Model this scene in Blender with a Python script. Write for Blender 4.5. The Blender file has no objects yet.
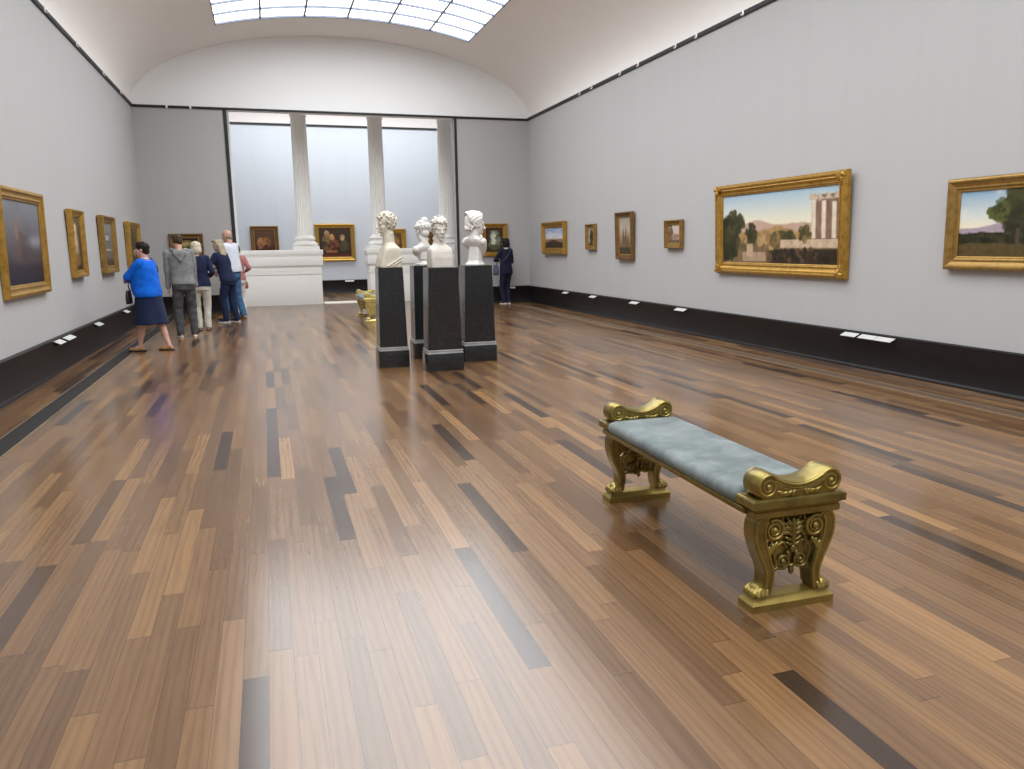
import bpy, bmesh, math, random
import numpy as np
from mathutils import Vector, Matrix
random.seed(7)
PI = math.pi
C = bpy.context.scene.collection
sc = bpy.context.scene
V = Vector
def rad(d): return math.radians(d)

# ------------------------------------------------------------------ materials
class NT:
    def __init__(s, name):
        s.m = bpy.data.materials.new(name); s.m.use_nodes = True
        s.t = s.m.node_tree; s.n = s.t.nodes; s.b = s.n['Principled BSDF']; s.out = s.n['Material Output']
    def node(s, ty, **kw):
        o = s.n.new(ty)
        for k, v in kw.items(): setattr(o, k, v)
        return o
    def link(s, a, b): s.t.links.new(a, b)
    def inp(s, sock, v):
        if v is None: return
        if isinstance(v, bpy.types.NodeSocket): s.link(v, sock)
        else: sock.default_value = v
    def math(s, op, a, b=None, c=None):
        o = s.node('ShaderNodeMath', operation=op)
        s.inp(o.inputs[0], a); s.inp(o.inputs[1], b)
        if c is not None: s.inp(o.inputs[2], c)
        return o.outputs[0]
    def ramp(s, fac, stops, interp='LINEAR'):
        o = s.node('ShaderNodeValToRGB'); cr = o.color_ramp; cr.interpolation = interp
        while len(cr.elements) < len(stops): cr.elements.new(.5)
        for e, (p, c) in zip(cr.elements, stops): e.position = p; e.color = (*c, 1)
        s.inp(o.inputs[0], fac); return o.outputs[0]
    def mix(s, fac, a, b, mode='MIX'):
        o = s.node('ShaderNodeMix', data_type='RGBA', blend_type=mode)
        s.inp(o.inputs[0], fac); s.inp(o.inputs[6], a); s.inp(o.inputs[7], b); return o.outputs[2]
    def noise(s, vec, scale, detail=3, rough=.5, dist=0.):
        o = s.node('ShaderNodeTexNoise'); s.inp(o.inputs['Vector'], vec)
        o.inputs['Scale'].default_value = scale; o.inputs['Detail'].default_value = detail
        o.inputs['Roughness'].default_value = rough; o.inputs['Distortion'].default_value = dist
        return o.outputs['Fac']
    def coord(s, kind='Object', scale=None):
        o = s.node('ShaderNodeTexCoord').outputs[kind]
        if scale:
            m = s.node('ShaderNodeMapping'); m.inputs['Scale'].default_value = scale; s.link(o, m.inputs[0]); o = m.outputs[0]
        return o
    def bump(s, h, strength, dist=.01):
        o = s.node('ShaderNodeBump'); o.inputs['Strength'].default_value = strength; o.inputs['Distance'].default_value = dist
        s.inp(o.inputs['Height'], h); s.link(o.outputs[0], s.b.inputs['Normal'])
    def set(s, **kw):
        for k, v in kw.items(): s.inp(s.b.inputs[k.replace('_', ' ')], v)
        return s

def c4(c): return (*c, 1)
def plain(name, col, rough=.5, metal=0., var=.12, scale=8., bump=0., bscale=60., spec=.5, stretch=None):
    t = NT(name); co = t.coord('Object', stretch)
    f = t.noise(co, scale, 4)
    dark = tuple(x*(1-var) for x in col); light = tuple(min(1, x*(1+var)) for x in col)
    t.set(Base_Color=t.ramp(f, [(.3, dark), (.7, light)]), Roughness=rough, Metallic=metal)
    t.b.inputs['Specular IOR Level'].default_value = spec
    if bump: t.bump(t.noise(co, bscale, 3), bump)
    return t.m

def fabric_wall(name, col):
    t = NT(name); co = t.coord('Object', (1, 1, .04)); f = t.noise(co, 7, 3, .6)
    co2 = t.coord('Object', (1, 1, .6)); g = t.noise(co2, 90, 2)
    c = t.ramp(f, [(.3, tuple(x*.985 for x in col)), (.7, tuple(x*1.012 for x in col))])
    t.set(Base_Color=c, Roughness=.85); t.bump(g, .08, .004)
    return t.m
def plaster(name, col):
    t = NT(name); f = t.noise(t.coord('Object'), .8, 4)
    t.set(Base_Color=t.ramp(f, [(.3, tuple(x*.98 for x in col)), (.7, col)]), Roughness=.9)
    return t.m
def wood_floor():
    t = NT('oak_strip_floor'); g = t.node('ShaderNodeNewGeometry').outputs['Position']
    sep = t.node('ShaderNodeSeparateXYZ'); t.link(g, sep.inputs[0]); x, y = sep.outputs[0], sep.outputs[1]
    w, L = .090, 1.18
    xs = t.math('DIVIDE', x, w); row = t.math('FLOOR', xs)
    wn = t.node('ShaderNodeTexWhiteNoise', noise_dimensions='1D'); t.link(row, wn.inputs['W'])
    ys = t.math('ADD', t.math('DIVIDE', y, L), t.math('MULTIPLY', wn.outputs[0], 9.7)); col = t.math('FLOOR', ys)
    cv = t.node('ShaderNodeCombineXYZ'); t.link(row, cv.inputs[0]); t.link(col, cv.inputs[1])
    idn = t.node('ShaderNodeTexWhiteNoise', noise_dimensions='2D'); t.link(cv.outputs[0], idn.inputs['Vector']); pid = idn.outputs[0]
    tone = t.ramp(pid, [(0, (.036, .020, .013)), (.05, (.060, .033, .019)), (.10, (.125, .066, .030)), (.30, (.160, .085, .038)), (.62, (.192, .102, .044)), (.88, (.225, .121, .050)), (.96, (.26, .140, .056)), (1, (.31, .168, .068))])
    gv = t.node('ShaderNodeCombineXYZ')
    t.link(t.math('MULTIPLY', x, 46), gv.inputs[0]); t.link(t.math('MULTIPLY', y, 2.6), gv.inputs[1]); t.link(t.math('MULTIPLY', pid, 53), gv.inputs[2])
    gr = t.noise(gv.outputs[0], 1, 5, .62, .6)
    gv2 = t.node('ShaderNodeCombineXYZ')
    t.link(t.math('MULTIPLY', x, 16), gv2.inputs[0]); t.link(t.math('MULTIPLY', y, 1.3), gv2.inputs[1]); t.link(t.math('MULTIPLY', pid, 31), gv2.inputs[2])
    wv = t.node('ShaderNodeTexWave', bands_direction='X'); wv.inputs['Scale'].default_value = .55; wv.inputs['Distortion'].default_value = 9; wv.inputs['Detail'].default_value = 3; wv.inputs['Detail Scale'].default_value = .8
    t.link(gv2.outputs[0], wv.inputs[0])
    c = t.mix(1, tone, t.ramp(gr, [(.25, (.78, .76, .74)), (.55, (1, 1, 1)), (.8, (1.10, 1.09, 1.06))]), 'MULTIPLY')
    c = t.mix(.35, c, t.mix(1, c, t.ramp(wv.outputs[0], [(0, (.6, .56, .52)), (.5, (1.05, 1.03, 1)), (1, (1.1, 1.1, 1.1))]), 'MULTIPLY'))
    fx = t.math('FRACT', xs); fy = t.math('FRACT', ys)
    ex = t.math('GREATER_THAN', t.math('ABSOLUTE', t.math('SUBTRACT', fx, .5)), .489)
    ey = t.math('GREATER_THAN', t.math('ABSOLUTE', t.math('SUBTRACT', fy, .5)), .4985)
    e = t.math('MAXIMUM', ex, ey)
    c = t.mix(e, c, t.mix(1, c, (.45, .42, .4, 1), 'MULTIPLY'))
    rg = t.math('ADD', .165, t.math('MULTIPLY', gr, .06))
    rg = t.math('ADD', rg, t.math('MULTIPLY', pid, .04))
    t.set(Base_Color=c, Roughness=rg); t.b.inputs['Specular IOR Level'].default_value = 1.0
    t.bump(t.math('SUBTRACT', gr, t.math('MULTIPLY', e, .6)), .015, .003)
    return t.m
def gold(name, col, rough=.38, metal=.75, wear=.35):
    t = NT(name); co = t.coord('Object'); f = t.noise(co, 14, 5, .65)
    c = t.ramp(f, [(.28, tuple(x*(1-wear) for x in col)), (.5, col), (.75, tuple(min(1, x*(1+wear*.6)) for x in col))])
    t.set(Base_Color=c, Roughness=t.math('ADD', rough-.08, t.math('MULTIPLY', f, .18)), Metallic=metal)
    t.bump(t.noise(co, 90, 3), .12, .003)
    return t.m
def marble(name, col, var=.1):
    t = NT(name); co = t.coord('Object'); f = t.noise(co, 9, 6, .6, .8)
    t.set(Base_Color=t.ramp(f, [(.3, tuple(x*(1-var) for x in col)), (.55, col), (.8, tuple(min(1, x*1.04) for x in col))]), Roughness=.5)
    t.b.inputs['Subsurface Weight'].default_value = .0
    return t.m
def dark_stone():
    t = NT('black_limestone'); co = t.coord('Object'); f = t.noise(co, 35, 5, .7); h = t.noise(co, 4, 3)
    c = t.ramp(f, [(.3, (.012, .013, .014)), (.62, (.024, .025, .026)), (.80, (.042, .043, .043))])
    sp = t.ramp(t.noise(co, 60, 1), [(.78, (0, 0, 0)), (.84, (.16, .16, .16))])
    c = t.mix(1, c, sp, 'ADD')
    t.set(Base_Color=c, Roughness=t.math('ADD', .08, t.math('MULTIPLY', h, .16)))
    return t.m
def emitter(name, col, s):
    t = NT(name); e = t.node('ShaderNodeEmission'); f = t.noise(t.coord('Object'), .6, 2)
    t.link(t.ramp(f, [(.3, tuple(x*.95 for x in col)), (.7, col)]), e.inputs[0]); e.inputs[1].default_value = s
    t.link(e.outputs[0], t.out.inputs[0]); return t.m
def art_mat():
    t = NT('oil_paint'); a = t.node('ShaderNodeAttribute', attribute_name='Col'); co = t.coord('Object')
    f = t.noise(co, 40, 4)
    c = t.mix(1, a.outputs[0], t.ramp(f, [(.3, (.95, .95, .95)), (.7, (1.04, 1.04, 1.04))]), 'MULTIPLY')
    t.set(Base_Color=c, Roughness=.42); t.bump(f, .06, .002); t.b.inputs['Specular IOR Level'].default_value = .3
    return t.m
def cloth(name, col, var=.18, rough=.9, scale=18, stretch=None):
    t = NT(name); co = t.coord('Object', stretch); f = t.noise(co, scale, 4)
    t.set(Base_Color=t.ramp(f, [(.3, tuple(x*(1-var) for x in col)), (.7, tuple(min(1, x*(1+var)) for x in col))]), Roughness=rough)
    t.b.inputs['Sheen Weight'].default_value = .03; t.b.inputs['Specular IOR Level'].default_value = .2
    t.bump(t.noise(co, 220, 2), .1, .002)
    return t.m

M = {}
M['floor'] = wood_floor()
M['wall'] = fabric_wall('grey_wall_fabric', (.445, .44, .44))
M['wall_end'] = fabric_wall('grey_end_wall_fabric', (.42, .41, .405))
M['blue_wall'] = fabric_wall('pale_blue_wall_fabric', (.62, .65, .695))
M['plaster'] = plaster('white_plaster', (.865, .87, .865))
M['vault'] = plaster('vault_plaster', (.90, .865, .83))
M['pink_plaster'] = plaster('rosy_plaster', (.82, .76, .73))
M['black'] = plain('black_lacquer', (.009, .0065, .0075), .42, var=.25, spec=.35)
M['black_matt'] = plain('black_paint', (.012, .012, .013), .6, var=.2)
M['grille'] = plain('dark_grille_metal', (.020, .018, .018), .6, .0, spec=.3)
M['edge'] = plain('bronze_edge', (.42, .33, .22), .35, .6)
M['grille_brown'] = plain('brown_grille_reflection', (.13, .085, .055), .35)  # brown imitates reflection on a dark grille like the left duct's
M['stone_white'] = marble('white_painted_stone', (.88, .865, .83), .03)
M['marble'] = marble('statuary_marble', (.66, .625, .56), .14)
M['marble_cool'] = marble('bright_marble', (.73, .71, .67), .10)
M['plaster_bust'] = marble('cream_marble', (.66, .61, .50), .16)
M['threshold'] = marble('threshold_marble', (.82, .74, .66), .06)
M['stone'] = dark_stone()
M['stone_edge'] = plain('grey_stone_edge', (.40, .40, .40), .2, var=.15)
M['gold_bench'] = gold('bronze_gold_paint', (.245, .19, .056), .34, .8, .4)
M['gold_bench_bright'] = gold('bright_gold_paint', (.35, .265, .075), .36, .8, .3)
M['gold_light'] = gold('pale_gold_leaf', (.62, .49, .18), .34, .75, .25)
M['gold'] = gold('gilt_wood', (.47, .27, .052), .36, .7, .4)
M['gold_dark'] = gold('aged_gilt', (.32, .19, .05), .42, .6, .4)
M['gold_brown'] = gold('brown_gilt', (.20, .11, .04), .45, .5, .4)
M['slip'] = gold('inner_gilt_slip', (.42, .25, .065), .4, .7, .2)
M['art'] = art_mat()
M['glass'] = emitter('frosted_skylight_glass', (.95, .975, 1.0), 5.25)
M['glass_cabinet'] = emitter('frosted_laylight_glass', (.93, .97, 1.0), 7.6)
M['mullion'] = plain('grey_mullion', (.16, .19, .25), .5)
M['label'] = plain('white_label_card', (.60, .60, .58), .5, var=.03)
M['silver'] = plain('pale_metal', (.75, .75, .75), .4, .3)
# seat velvet
t = NT('grey_blue_velvet'); co = t.coord('Object'); f = t.noise(co, 5.5, 4, .55, .7)
t.set(Base_Color=t.ramp(f, [(.30, (.095, .118, .118)), (.5, (.148, .176, .174)), (.72, (.225, .255, .250))]), Roughness=.75)
t.b.inputs['Sheen Weight'].default_value = .12; t.b.inputs['Specular IOR Level'].default_value = .25; t.bump(f, .1, .01); M['velvet'] = t.m
M['skin'] = plain('skin', (.58, .33, .235), .5, var=.06)
M['skin_pink'] = plain('rosy_skin', (.62, .36, .28), .5, var=.06)
M['lip'] = plain('lips', (.42, .14, .12), .45)
M['eye'] = plain('eye_dark', (.04, .03, .025), .3)

# ------------------------------------------------------------------ mesh helpers
def finish(me, ang=40):
    me.polygons.foreach_set('use_smooth', [True]*len(me.polygons))
    if ang is not None: me.set_sharp_from_angle(angle=rad(ang))
def obj(name, bm, mat, parent=None, ang=40, recalc=True):
    if recalc: bmesh.ops.recalc_face_normals(bm, faces=bm.faces)
    me = bpy.data.meshes.new(name); bm.to_mesh(me); bm.free(); finish(me, ang)
    o = bpy.data.objects.new(name, me); C.objects.link(o)
    for m in (mat if isinstance(mat, (list, tuple)) else [mat]): me.materials.append(m)
    if parent: o.parent = parent
    return o
def thing(name, label, cat, loc=(0, 0, 0), rz=0, group=None, rx=0):
    o = bpy.data.objects.new(name, None); C.objects.link(o); o.empty_display_size = .1
    o.location = loc; o.rotation_euler = (rx, 0, rz); o['label'] = label; o['category'] = cat; o['kind'] = 'thing'
    if group: o['group'] = group
    return o
def tag(o, label, cat, group=None):
    o['label'] = label; o['category'] = cat; o['kind'] = 'thing'
    if group: o['group'] = group
    return o
def struct(name, bm, mat, parent=None, ang=40):
    o = obj(name, bm, mat, parent, ang)
    if not parent: o['kind'] = 'structure'
    return o
def B(): return bmesh.new()
def box(bm, lo, hi, bev=0., mat=0):
    x0, y0, z0 = lo; x1, y1, z1 = hi
    vs = [bm.verts.new(p) for p in ((x0,y0,z0),(x1,y0,z0),(x1,y1,z0),(x0,y1,z0),(x0,y0,z1),(x1,y0,z1),(x1,y1,z1),(x0,y1,z1))]
    fs = [bm.faces.new([vs[i] for i in q]) for q in ((0,3,2,1),(4,5,6,7),(0,1,5,4),(1,2,6,5),(2,3,7,6),(3,0,4,7))]
    for f in fs: f.material_index = mat
    if bev:
        es = list({e for f in fs for e in f.edges})
        bmesh.ops.bevel(bm, geom=es, offset=bev, segments=2, profile=.5, affect='EDGES')
def loft(bm, rings, caps=True, closed=True, mat=0):
    R = [[bm.verts.new(p) for p in r] for r in rings]; n = len(R[0])
    for a, b in zip(R, R[1:]):
        for i in range(n if closed else n-1):
            j = (i+1) % n
            f = bm.faces.new((a[i], a[j], b[j], b[i])); f.material_index = mat
    if caps:
        bm.faces.new(R[0][::-1]).material_index = mat; bm.faces.new(R[-1]).material_index = mat
def lathe(bm, prof, c=(0, 0, 0), seg=32, flute=None):
    rings = []
    for r, z in prof:
        rings.append([(c[0]+r*math.cos(2*PI*i/seg), c[1]+r*math.sin(2*PI*i/seg), c[2]+z) for i in range(seg)])
    loft(bm, rings)
def prism(bm, poly, f, d0, d1, bev=0):
    """poly of (a,b), f(a,b,d)->xyz"""
    loft(bm, [[f(a, b, d0) for a, b in poly], [f(a, b, d1) for a, b in poly]])
def frames_along(pts):
    T = []
    for i in range(len(pts)):
        a = pts[max(0, i-1)]; b = pts[min(len(pts)-1, i+1)]; d = (b-a)
        T.append(d.normalized() if d.length > 1e-9 else V((0, 0, 1)))
    return T
def tube(bm, pts, r, seg=8, caps=True):
    pts = [V(p) for p in pts]; T = frames_along(pts); rr = r if isinstance(r, (list, tuple)) else [r]*len(pts)
    up = V((0, 0, 1)) if abs(T[0].z) < .9 else V((1, 0, 0)); N = (up - T[0]*up.dot(T[0])).normalized(); rings = []
    for p, t_, q in zip(pts, T, rr):
        N = (N - t_*N.dot(t_)); N = N.normalized() if N.length > 1e-6 else V((1, 0, 0)); Bn = t_.cross(N)
        rings.append([p + N*q*math.cos(2*PI*i/seg) + Bn*q*math.sin(2*PI*i/seg) for i in range(seg)])
    loft(bm, rings, caps)
def smooth_pts(pts, n=8):
    out = []; P = [V(p) for p in pts]; P = [P[0]*2-P[1]]+P+[P[-1]*2-P[-2]]
    for i in range(1, len(P)-2):
        for k in range(n):
            t_ = k/n; a, b, c, d = P[i-1], P[i], P[i+1], P[i+2]
            out.append(.5*((2*b)+(c-a)*t_+(2*a-5*b+4*c-d)*t_*t_+(3*b-a-3*c+d)*t_**3))
    out.append(P[-2]); return out
def ellipsoid(bm, c, r, rot=None, seg=14, rings=9):
    c = V(c); rr = []
    for k in range(1, rings):
        a = PI*k/rings - PI/2; ring = []
        for i in range(seg):
            p = V((r[0]*math.cos(a)*math.cos(2*PI*i/seg), r[1]*math.cos(a)*math.sin(2*PI*i/seg), r[2]*math.sin(a)))
            if rot is not None: p = rot @ p
            ring.append(c+p)
        rr.append(ring)
    b = V((0, 0, -r[2])); t_ = V((0, 0, r[2]))
    if rot is not None: b = rot@b; t_ = rot@t_
    R = [[bm.verts.new(p) for p in q] for q in rr]
    for a_, b_ in zip(R, R[1:]):
        for i in range(seg): bm.faces.new((a_[i], a_[(i+1) % seg], b_[(i+1) % seg], b_[i]))
    vb, vt = bm.verts.new(c+b), bm.verts.new(c+t_)
    for i in range(seg):
        bm.faces.new((vb, R[0][(i+1) % seg], R[0][i])); bm.faces.new((vt, R[-1][i], R[-1][(i+1) % seg]))
def rcone(bm, p, q, r1, r2, seg=12):
    """tapered capsule, closed"""
    p, q = V(p), V(q); d = q-p; L = d.length
    if L < 1e-6: return ellipsoid(bm, p, (r1,)*3)
    t_ = d/L; pts = []; rr = []
    for k in range(4):
        a = PI/2*(k+.35)/4; pts.append(p - t_*r1*math.cos(a)); rr.append(r1*math.sin(a))
    pts.append(p); rr.append(r1); pts.append(q); rr.append(r2)
    for k in range(3, -1, -1):
        a = PI/2*(k+.35)/4; pts.append(q + t_*r2*math.cos(a)); rr.append(r2*math.sin(a))
    up = V((0, 0, 1)) if abs(t_.z) < .9 else V((1, 0, 0)); N = (up-t_*up.dot(t_)).normalized(); Bn = t_.cross(N)
    loft(bm, [[x+N*s*math.cos(2*PI*i/seg)+Bn*s*math.sin(2*PI*i/seg) for i in range(seg)] for x, s in zip(pts, rr)])
def ering(c, a, b, n=24, pw=2.0):
    out = []
    for i in range(n):
        t_ = 2*PI*i/n; cx, sx = math.cos(t_), math.sin(t_)
        out.append((c[0]+a*math.copysign(abs(cx)**(2/pw), cx), c[1]+b*math.copysign(abs(sx)**(2/pw), sx), c[2]))
    return out
def remeshed(name, bm, voxel, mats, parent=None, smooth=4, disp=None, matfn=None):
    bmesh.ops.recalc_face_normals(bm, faces=bm.faces)
    me = bpy.data.meshes.new('raw'); bm.to_mesh(me); bm.free()
    o = bpy.data.objects.new('raw', me); C.objects.link(o)
    r = o.modifiers.new('r', 'REMESH'); r.mode = 'VOXEL'; r.voxel_size = voxel; r.adaptivity = 0
    if smooth:
        s = o.modifiers.new('s', 'SMOOTH'); s.factor = .5; s.iterations = smooth
    dg = bpy.context.evaluated_depsgraph_get(); ev = o.evaluated_get(dg)
    out = bpy.data.meshes.new_from_object(ev); out.name = name
    bpy.data.objects.remove(o); bpy.data.meshes.remove(me)
    out.materials.clear()
    for m in (mats if isinstance(mats, (list, tuple)) else [mats]): out.materials.append(m)
    n = len(out.vertices)
    if disp:
        co = np.empty(n*3, 'f'); out.vertices.foreach_get('co', co); co = co.reshape(-1, 3)
        no = np.empty(n*3, 'f'); out.vertices.foreach_get('normal', no); no = no.reshape(-1, 3)
        co += no*disp(co, no)[:, None]; out.vertices.foreach_set('co', co.ravel())
    if matfn:
        m = len(out.polygons); ce = np.empty(m*3, 'f'); out.polygons.foreach_get('center', ce)
        out.polygons.foreach_set('material_index', matfn(ce.reshape(-1, 3)).astype('i'))
    out.update(); finish(out, None)
    ob = bpy.data.objects.new(name, out); C.objects.link(ob)
    if parent: ob.parent = parent
    return ob
def waves(amp, freqs, seed=0, n=7):
    rs = np.random.RandomState(seed); K = rs.normal(size=(n, 3)); K /= np.linalg.norm(K, axis=1)[:, None]
    K *= np.array(freqs)[None, :]; ph = rs.uniform(0, 6.28, n)
    return lambda co, no: amp*np.sum(np.sin(co@K.T + ph + 1.3*np.sin(co@K[::-1].T*.5+ph[::-1])), 1)/math.sqrt(n)

# ------------------------------------------------------------------ room
XL, XR, YB, H, HB = -2.642, 6.761, 19.62, 4.73, .44
XC = (XL+XR)/2; HW = (XR-XL)/2; RISE = 1.71; YF = -6.0
SK0, SK1, SKW = -4.0, 18.0, 2.735
def vz(x): return H + RISE*math.sqrt(max(0, 1-((x-XC)/HW)**2))
bm = B(); box(bm, (XL-.2, YF-.2, -.1), (XR+.2, 22.2, 0)); struct('floor', bm, M['floor'])
bm = B(); box(bm, (-4.2, 22.2, -.1), (9.2, 26.7, 0)); struct('floor_cabinet', bm, M['floor'])
bm = B(); box(bm, (XL-.2, YF, 0), (XL, YB+.3, H)); struct('wall_left', bm, M['wall'])
bm = B(); box(bm, (XR, YF, 0), (XR+.2, YB+.3, H)); struct('wall_right', bm, M['wall'])
bm = B(); box(bm, (XL-.2, YF-.2, 0), (XR+.2, YF, H+RISE+.2)); struct('wall_front', bm, M['wall'])
OL, OR_, OT = -.64, 4.78, 4.70
bm = B(); box(bm, (XL-.2, YB, 0), (OL-.001, YB+.3, OT)); box(bm, (OR_+.001, YB, 0), (XR+.2, YB+.3, OT)); struct('wall_back', bm, M['wall_end'])
# lunette above the opening
xs = [XC - HW*math.cos(PI*i/64) for i in range(65)]
poly = [(XL, OT)] + [(x, vz(x)) for x in xs] + [(XR, OT)]
bm = B(); prism(bm, poly, lambda a, b, d: (a, d, b), YB, YB+.3); struct('wall_lunette', bm, M['plaster'])
# vault with a hole for the skylight
TH = .18
def vault_strip(bm, x0, x1, y0, y1, n):
    a0, a1 = math.acos(max(-1, min(1, (XC-x0)/HW))), math.acos(max(-1, min(1, (XC-x1)/HW)))
    ring = []
    pts = [(XC-HW*math.cos(a0+(a1-a0)*i/n)) for i in range(n+1)]
    low = [(x, vz(x)) for x in pts]; up = [(XC+(x-XC)*1.04, H+(vz(x)-H)*1.04+TH) for x in pts][::-1]
    prism(bm, low+up, lambda a, b, d: (a, d, b), y0, y1)
bm = B()
vault_strip(bm, XL, XC-SKW, YF, YB, 24); vault_strip(bm, XC+SKW, XR, YF, YB, 24)
vault_strip(bm, XC-SKW, XC+SKW, SK1, YB, 32); vault_strip(bm, XC-SKW, XC+SKW, YF, SK0, 32)
struct('ceiling', bm, M['vault'], ang=30)
# skylight: curved frosted panes and thin bars
NR = int(round((SK1-SK0)/.6875)); pitch = (SK1-SK0)/NR
w1 = bpy.data.objects.new('window_1', None); C.objects.link(w1); w1['kind'] = 'structure'; w1.location = (XC, SK1, vz(XC-SKW))
def loc(o):
    o.location = -w1.location; return o
bm = B()
sx = [XC-SKW+2*SKW*i/36 for i in range(37)]
loft(bm, [[(x, y, vz(x)+.03) for x in sx] for y in (SK0-.05, SK1+.05)], caps=False, closed=False)
for f in bm.faces: pass
loc(obj('frosted_glass', bm, M['glass'], w1, recalc=False))
bm = B()
def curved_bar(bm, y0, y1):
    prism(bm, [(x, vz(x)-.014) for x in sx]+[(x, vz(x)+.026) for x in sx[::-1]], lambda a, b, d: (a, d, b), y0, y1)
for k in range(NR+1):
    y = SK1-k*pitch; curved_bar(bm, y-.02, y+.02)
loc(obj('cross_bars', bm, M['mullion'], w1))
bm = B()
for k in range(7):
    x = XC-SKW+2*SKW*k/6; z = vz(x); box(bm, (x-.022, SK0, z+.002), (x+.022, SK1, z+.026))
loc(obj('long_bars', bm, M['mullion'], w1))
# picture rails
n = 0
def trim(bm, mat):
    global n
    n += 1; return struct('trim_%d' % n, bm, mat)
bm = B(); box(bm, (XL, YF, H-.035), (XL+.035, YB, H+.03), .006); trim(bm, M['black_matt'])
bm = B(); box(bm, (XR-.035, YF, H-.035), (XR, YB, H+.03), .006); trim(bm, M['black_matt'])
bm = B(); box(bm, (XL+.035, YB-.035, H-.04), (XR-.035, YB, H+.012), .006); trim(bm, M['black_matt'])
# jambs of the opening
bm = B(); box(bm, (OL-.075, YB-.02, 0), (OL, YB+.02, H-.04)); trim(bm, M['black_matt'])
bm = B(); box(bm, (OR_-.0, YB-.02, 0), (OR_+.06, YB+.02, H-.04)); trim(bm, M['black_matt'])
# baseboards
def board(name, a, b, inward):
    """profile along straight run a->b (xy), inward = unit normal into room"""
    a, b, nn = V((*a, 0)), V((*b, 0)), V((*inward, 0))
    prof = [(0, 0), (.055, 0), (.055, .022), (.045, .034), (.04, .05), (.036, HB-.05), (.046, HB-.035), (.046, HB-.012), (.03, HB), (0, HB)]
    bm = B(); loft(bm, [[p + nn*d + V((0, 0, z)) for d, z in prof] for p in (a, b)]); return struct(name, bm, M['black'])
board('baseboard_left', (XL, YF), (XL, YB), (1, 0)); board('baseboard_right', (XR, YF), (XR, YB), (-1, 0))
o = board('baseboard_back', (XL, YB), (OL-.075, YB), (0, -1)); board('baseboard_far', (OR_+.06, YB), (XR, YB), (0, -1))
# floor ducts along the walls
bm = B(); box(bm, (-2.185, YF, .0), (-2.003, YB-.4, .004))
for k in range(4): box(bm, (-2.17+k*.042, YF, .004), (-2.15+k*.042, YB-.4, .006))
trim(bm, M['grille'])
for xx in (-2.192, -2.003): bm = B(); box(bm, (xx, YF, 0), (xx+.007, YB-.4, .007)); trim(bm, M['edge'])
bm = B(); box(bm, (6.062, YF, .0), (6.228, YB-.4, .003)); trim(bm, M['grille_brown'])
for xx in (6.052, 6.228): bm = B(); box(bm, (xx, YF, 0), (xx+.010, YB-.4, .007)); trim(bm, M['edge'])
# room behind the columns
Y2 = 26.5; HR2 = 5.42
bm = B(); box(bm, (-4.2, Y2, 0), (9.2, Y2+.2, HR2)); struct('wall_cabinet', bm, M['blue_wall'])
bm = B()
cove = [(Y2-1.15*(1-math.cos(PI/2*i/12)), HR2+1.1*math.sin(PI/2*i/12)) for i in range(13)]
prism(bm, [(Y2+.2, HR2)]+[(Y2, HR2)]+cove[1:]+[(Y2-1.15, HR2+1.3), (Y2+.2, HR2+1.3)], lambda a, b, d: (d, a, b), -4.2, 9.2); struct('ceiling_cove', bm, M['pink_plaster'])
bm = B(); box(bm, (-4.2, YB+.3, HR2+1.1), (9.2, 23.1, HR2+1.3)); box(bm, (-4.2, 23.1, HR2+1.1), (-1.6, 25.35, HR2+1.3)); box(bm, (6.6, 23.1, HR2+1.1), (9.2, 25.35, HR2+1.3)); struct('ceiling_cabinet', bm, M['plaster'])
bm = B(); box(bm, (-4.4, YB+.3, 0), (-4.2, Y2+.2, HR2+1.3)); struct('wall_west', bm, M['blue_wall'])
bm = B(); box(bm, (9.2, YB+.3, 0), (9.4, Y2+.2, HR2+1.3)); struct('wall_east', bm, M['blue_wall'])
bm = B(); box(bm, (-4.2, YB+.3, OT-.0), (XL-.2, YB+.5, HR2+1.3)); box(bm, (-4.2, YB+.3, 0), (XL-.2, YB+.5, OT)); box(bm, (XR+.2, YB+.3, 0), (9.2, YB+.5, HR2+1.3)); box(bm, (XL-.2, YB+.31, OT+.3), (XR+.2, YB+.5, HR2+1.3)); struct('wall_inner', bm, M['plaster'])
bm = B(); box(bm, (OL-.30, YB+.3, 0), (OL-.012, 21.9, 5.25)); struct('wall_return', bm, M['plaster'])
w2 = bpy.data.objects.new('window_2', None); C.objects.link(w2); w2['kind'] = 'structure'; w2.location = (2.5, 24, HR2+1.15)
bm = B(); vs = [bm.verts.new(p) for p in ((-4.1, -.9, 0), (4.1, -.9, 0), (4.1, 1.35, 0), (-4.1, 1.35, 0))]; bm.faces.new(vs[::-1]); obj('frosted_glass', bm, M['glass_cabinet'], w2, recalc=False)
bm = B()
for k in range(9): box(bm, (-4.1+k*1.025-.012, -.9, -.04), (-4.1+k*1.025+.012, 1.35, -.005))
for k in range(4): box(bm, (-4.1, -.9+k*.75-.012, -.04), (4.1, -.9+k*.75+.012, -.005))
obj('cross_bars', bm, M['mullion'], w2)
bm = B(); box(bm, (-4.2, Y2-.035, HR2-.03), (9.2, Y2, HR2+.03)); trim(bm, M['black_matt'])
board('baseboard_cabinet', (-4.2, Y2), (9.2, Y2), (0, -1))
bm = B(); box(bm, (1.475, 21.50, 0), (2.675, 22.25, .012)); trim(bm, M['threshold'])
# entablature above the columns, out of sight but carrying them
bm = B(); box(bm, (OL-.012, 21.42, 5.32), (8.0, 22.2, HR2+1.1)); box(bm, (OL-.012, YB+.31, 5.32), (8.0, 21.42, 5.42)); trim(bm, M['stone_white'])

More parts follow.
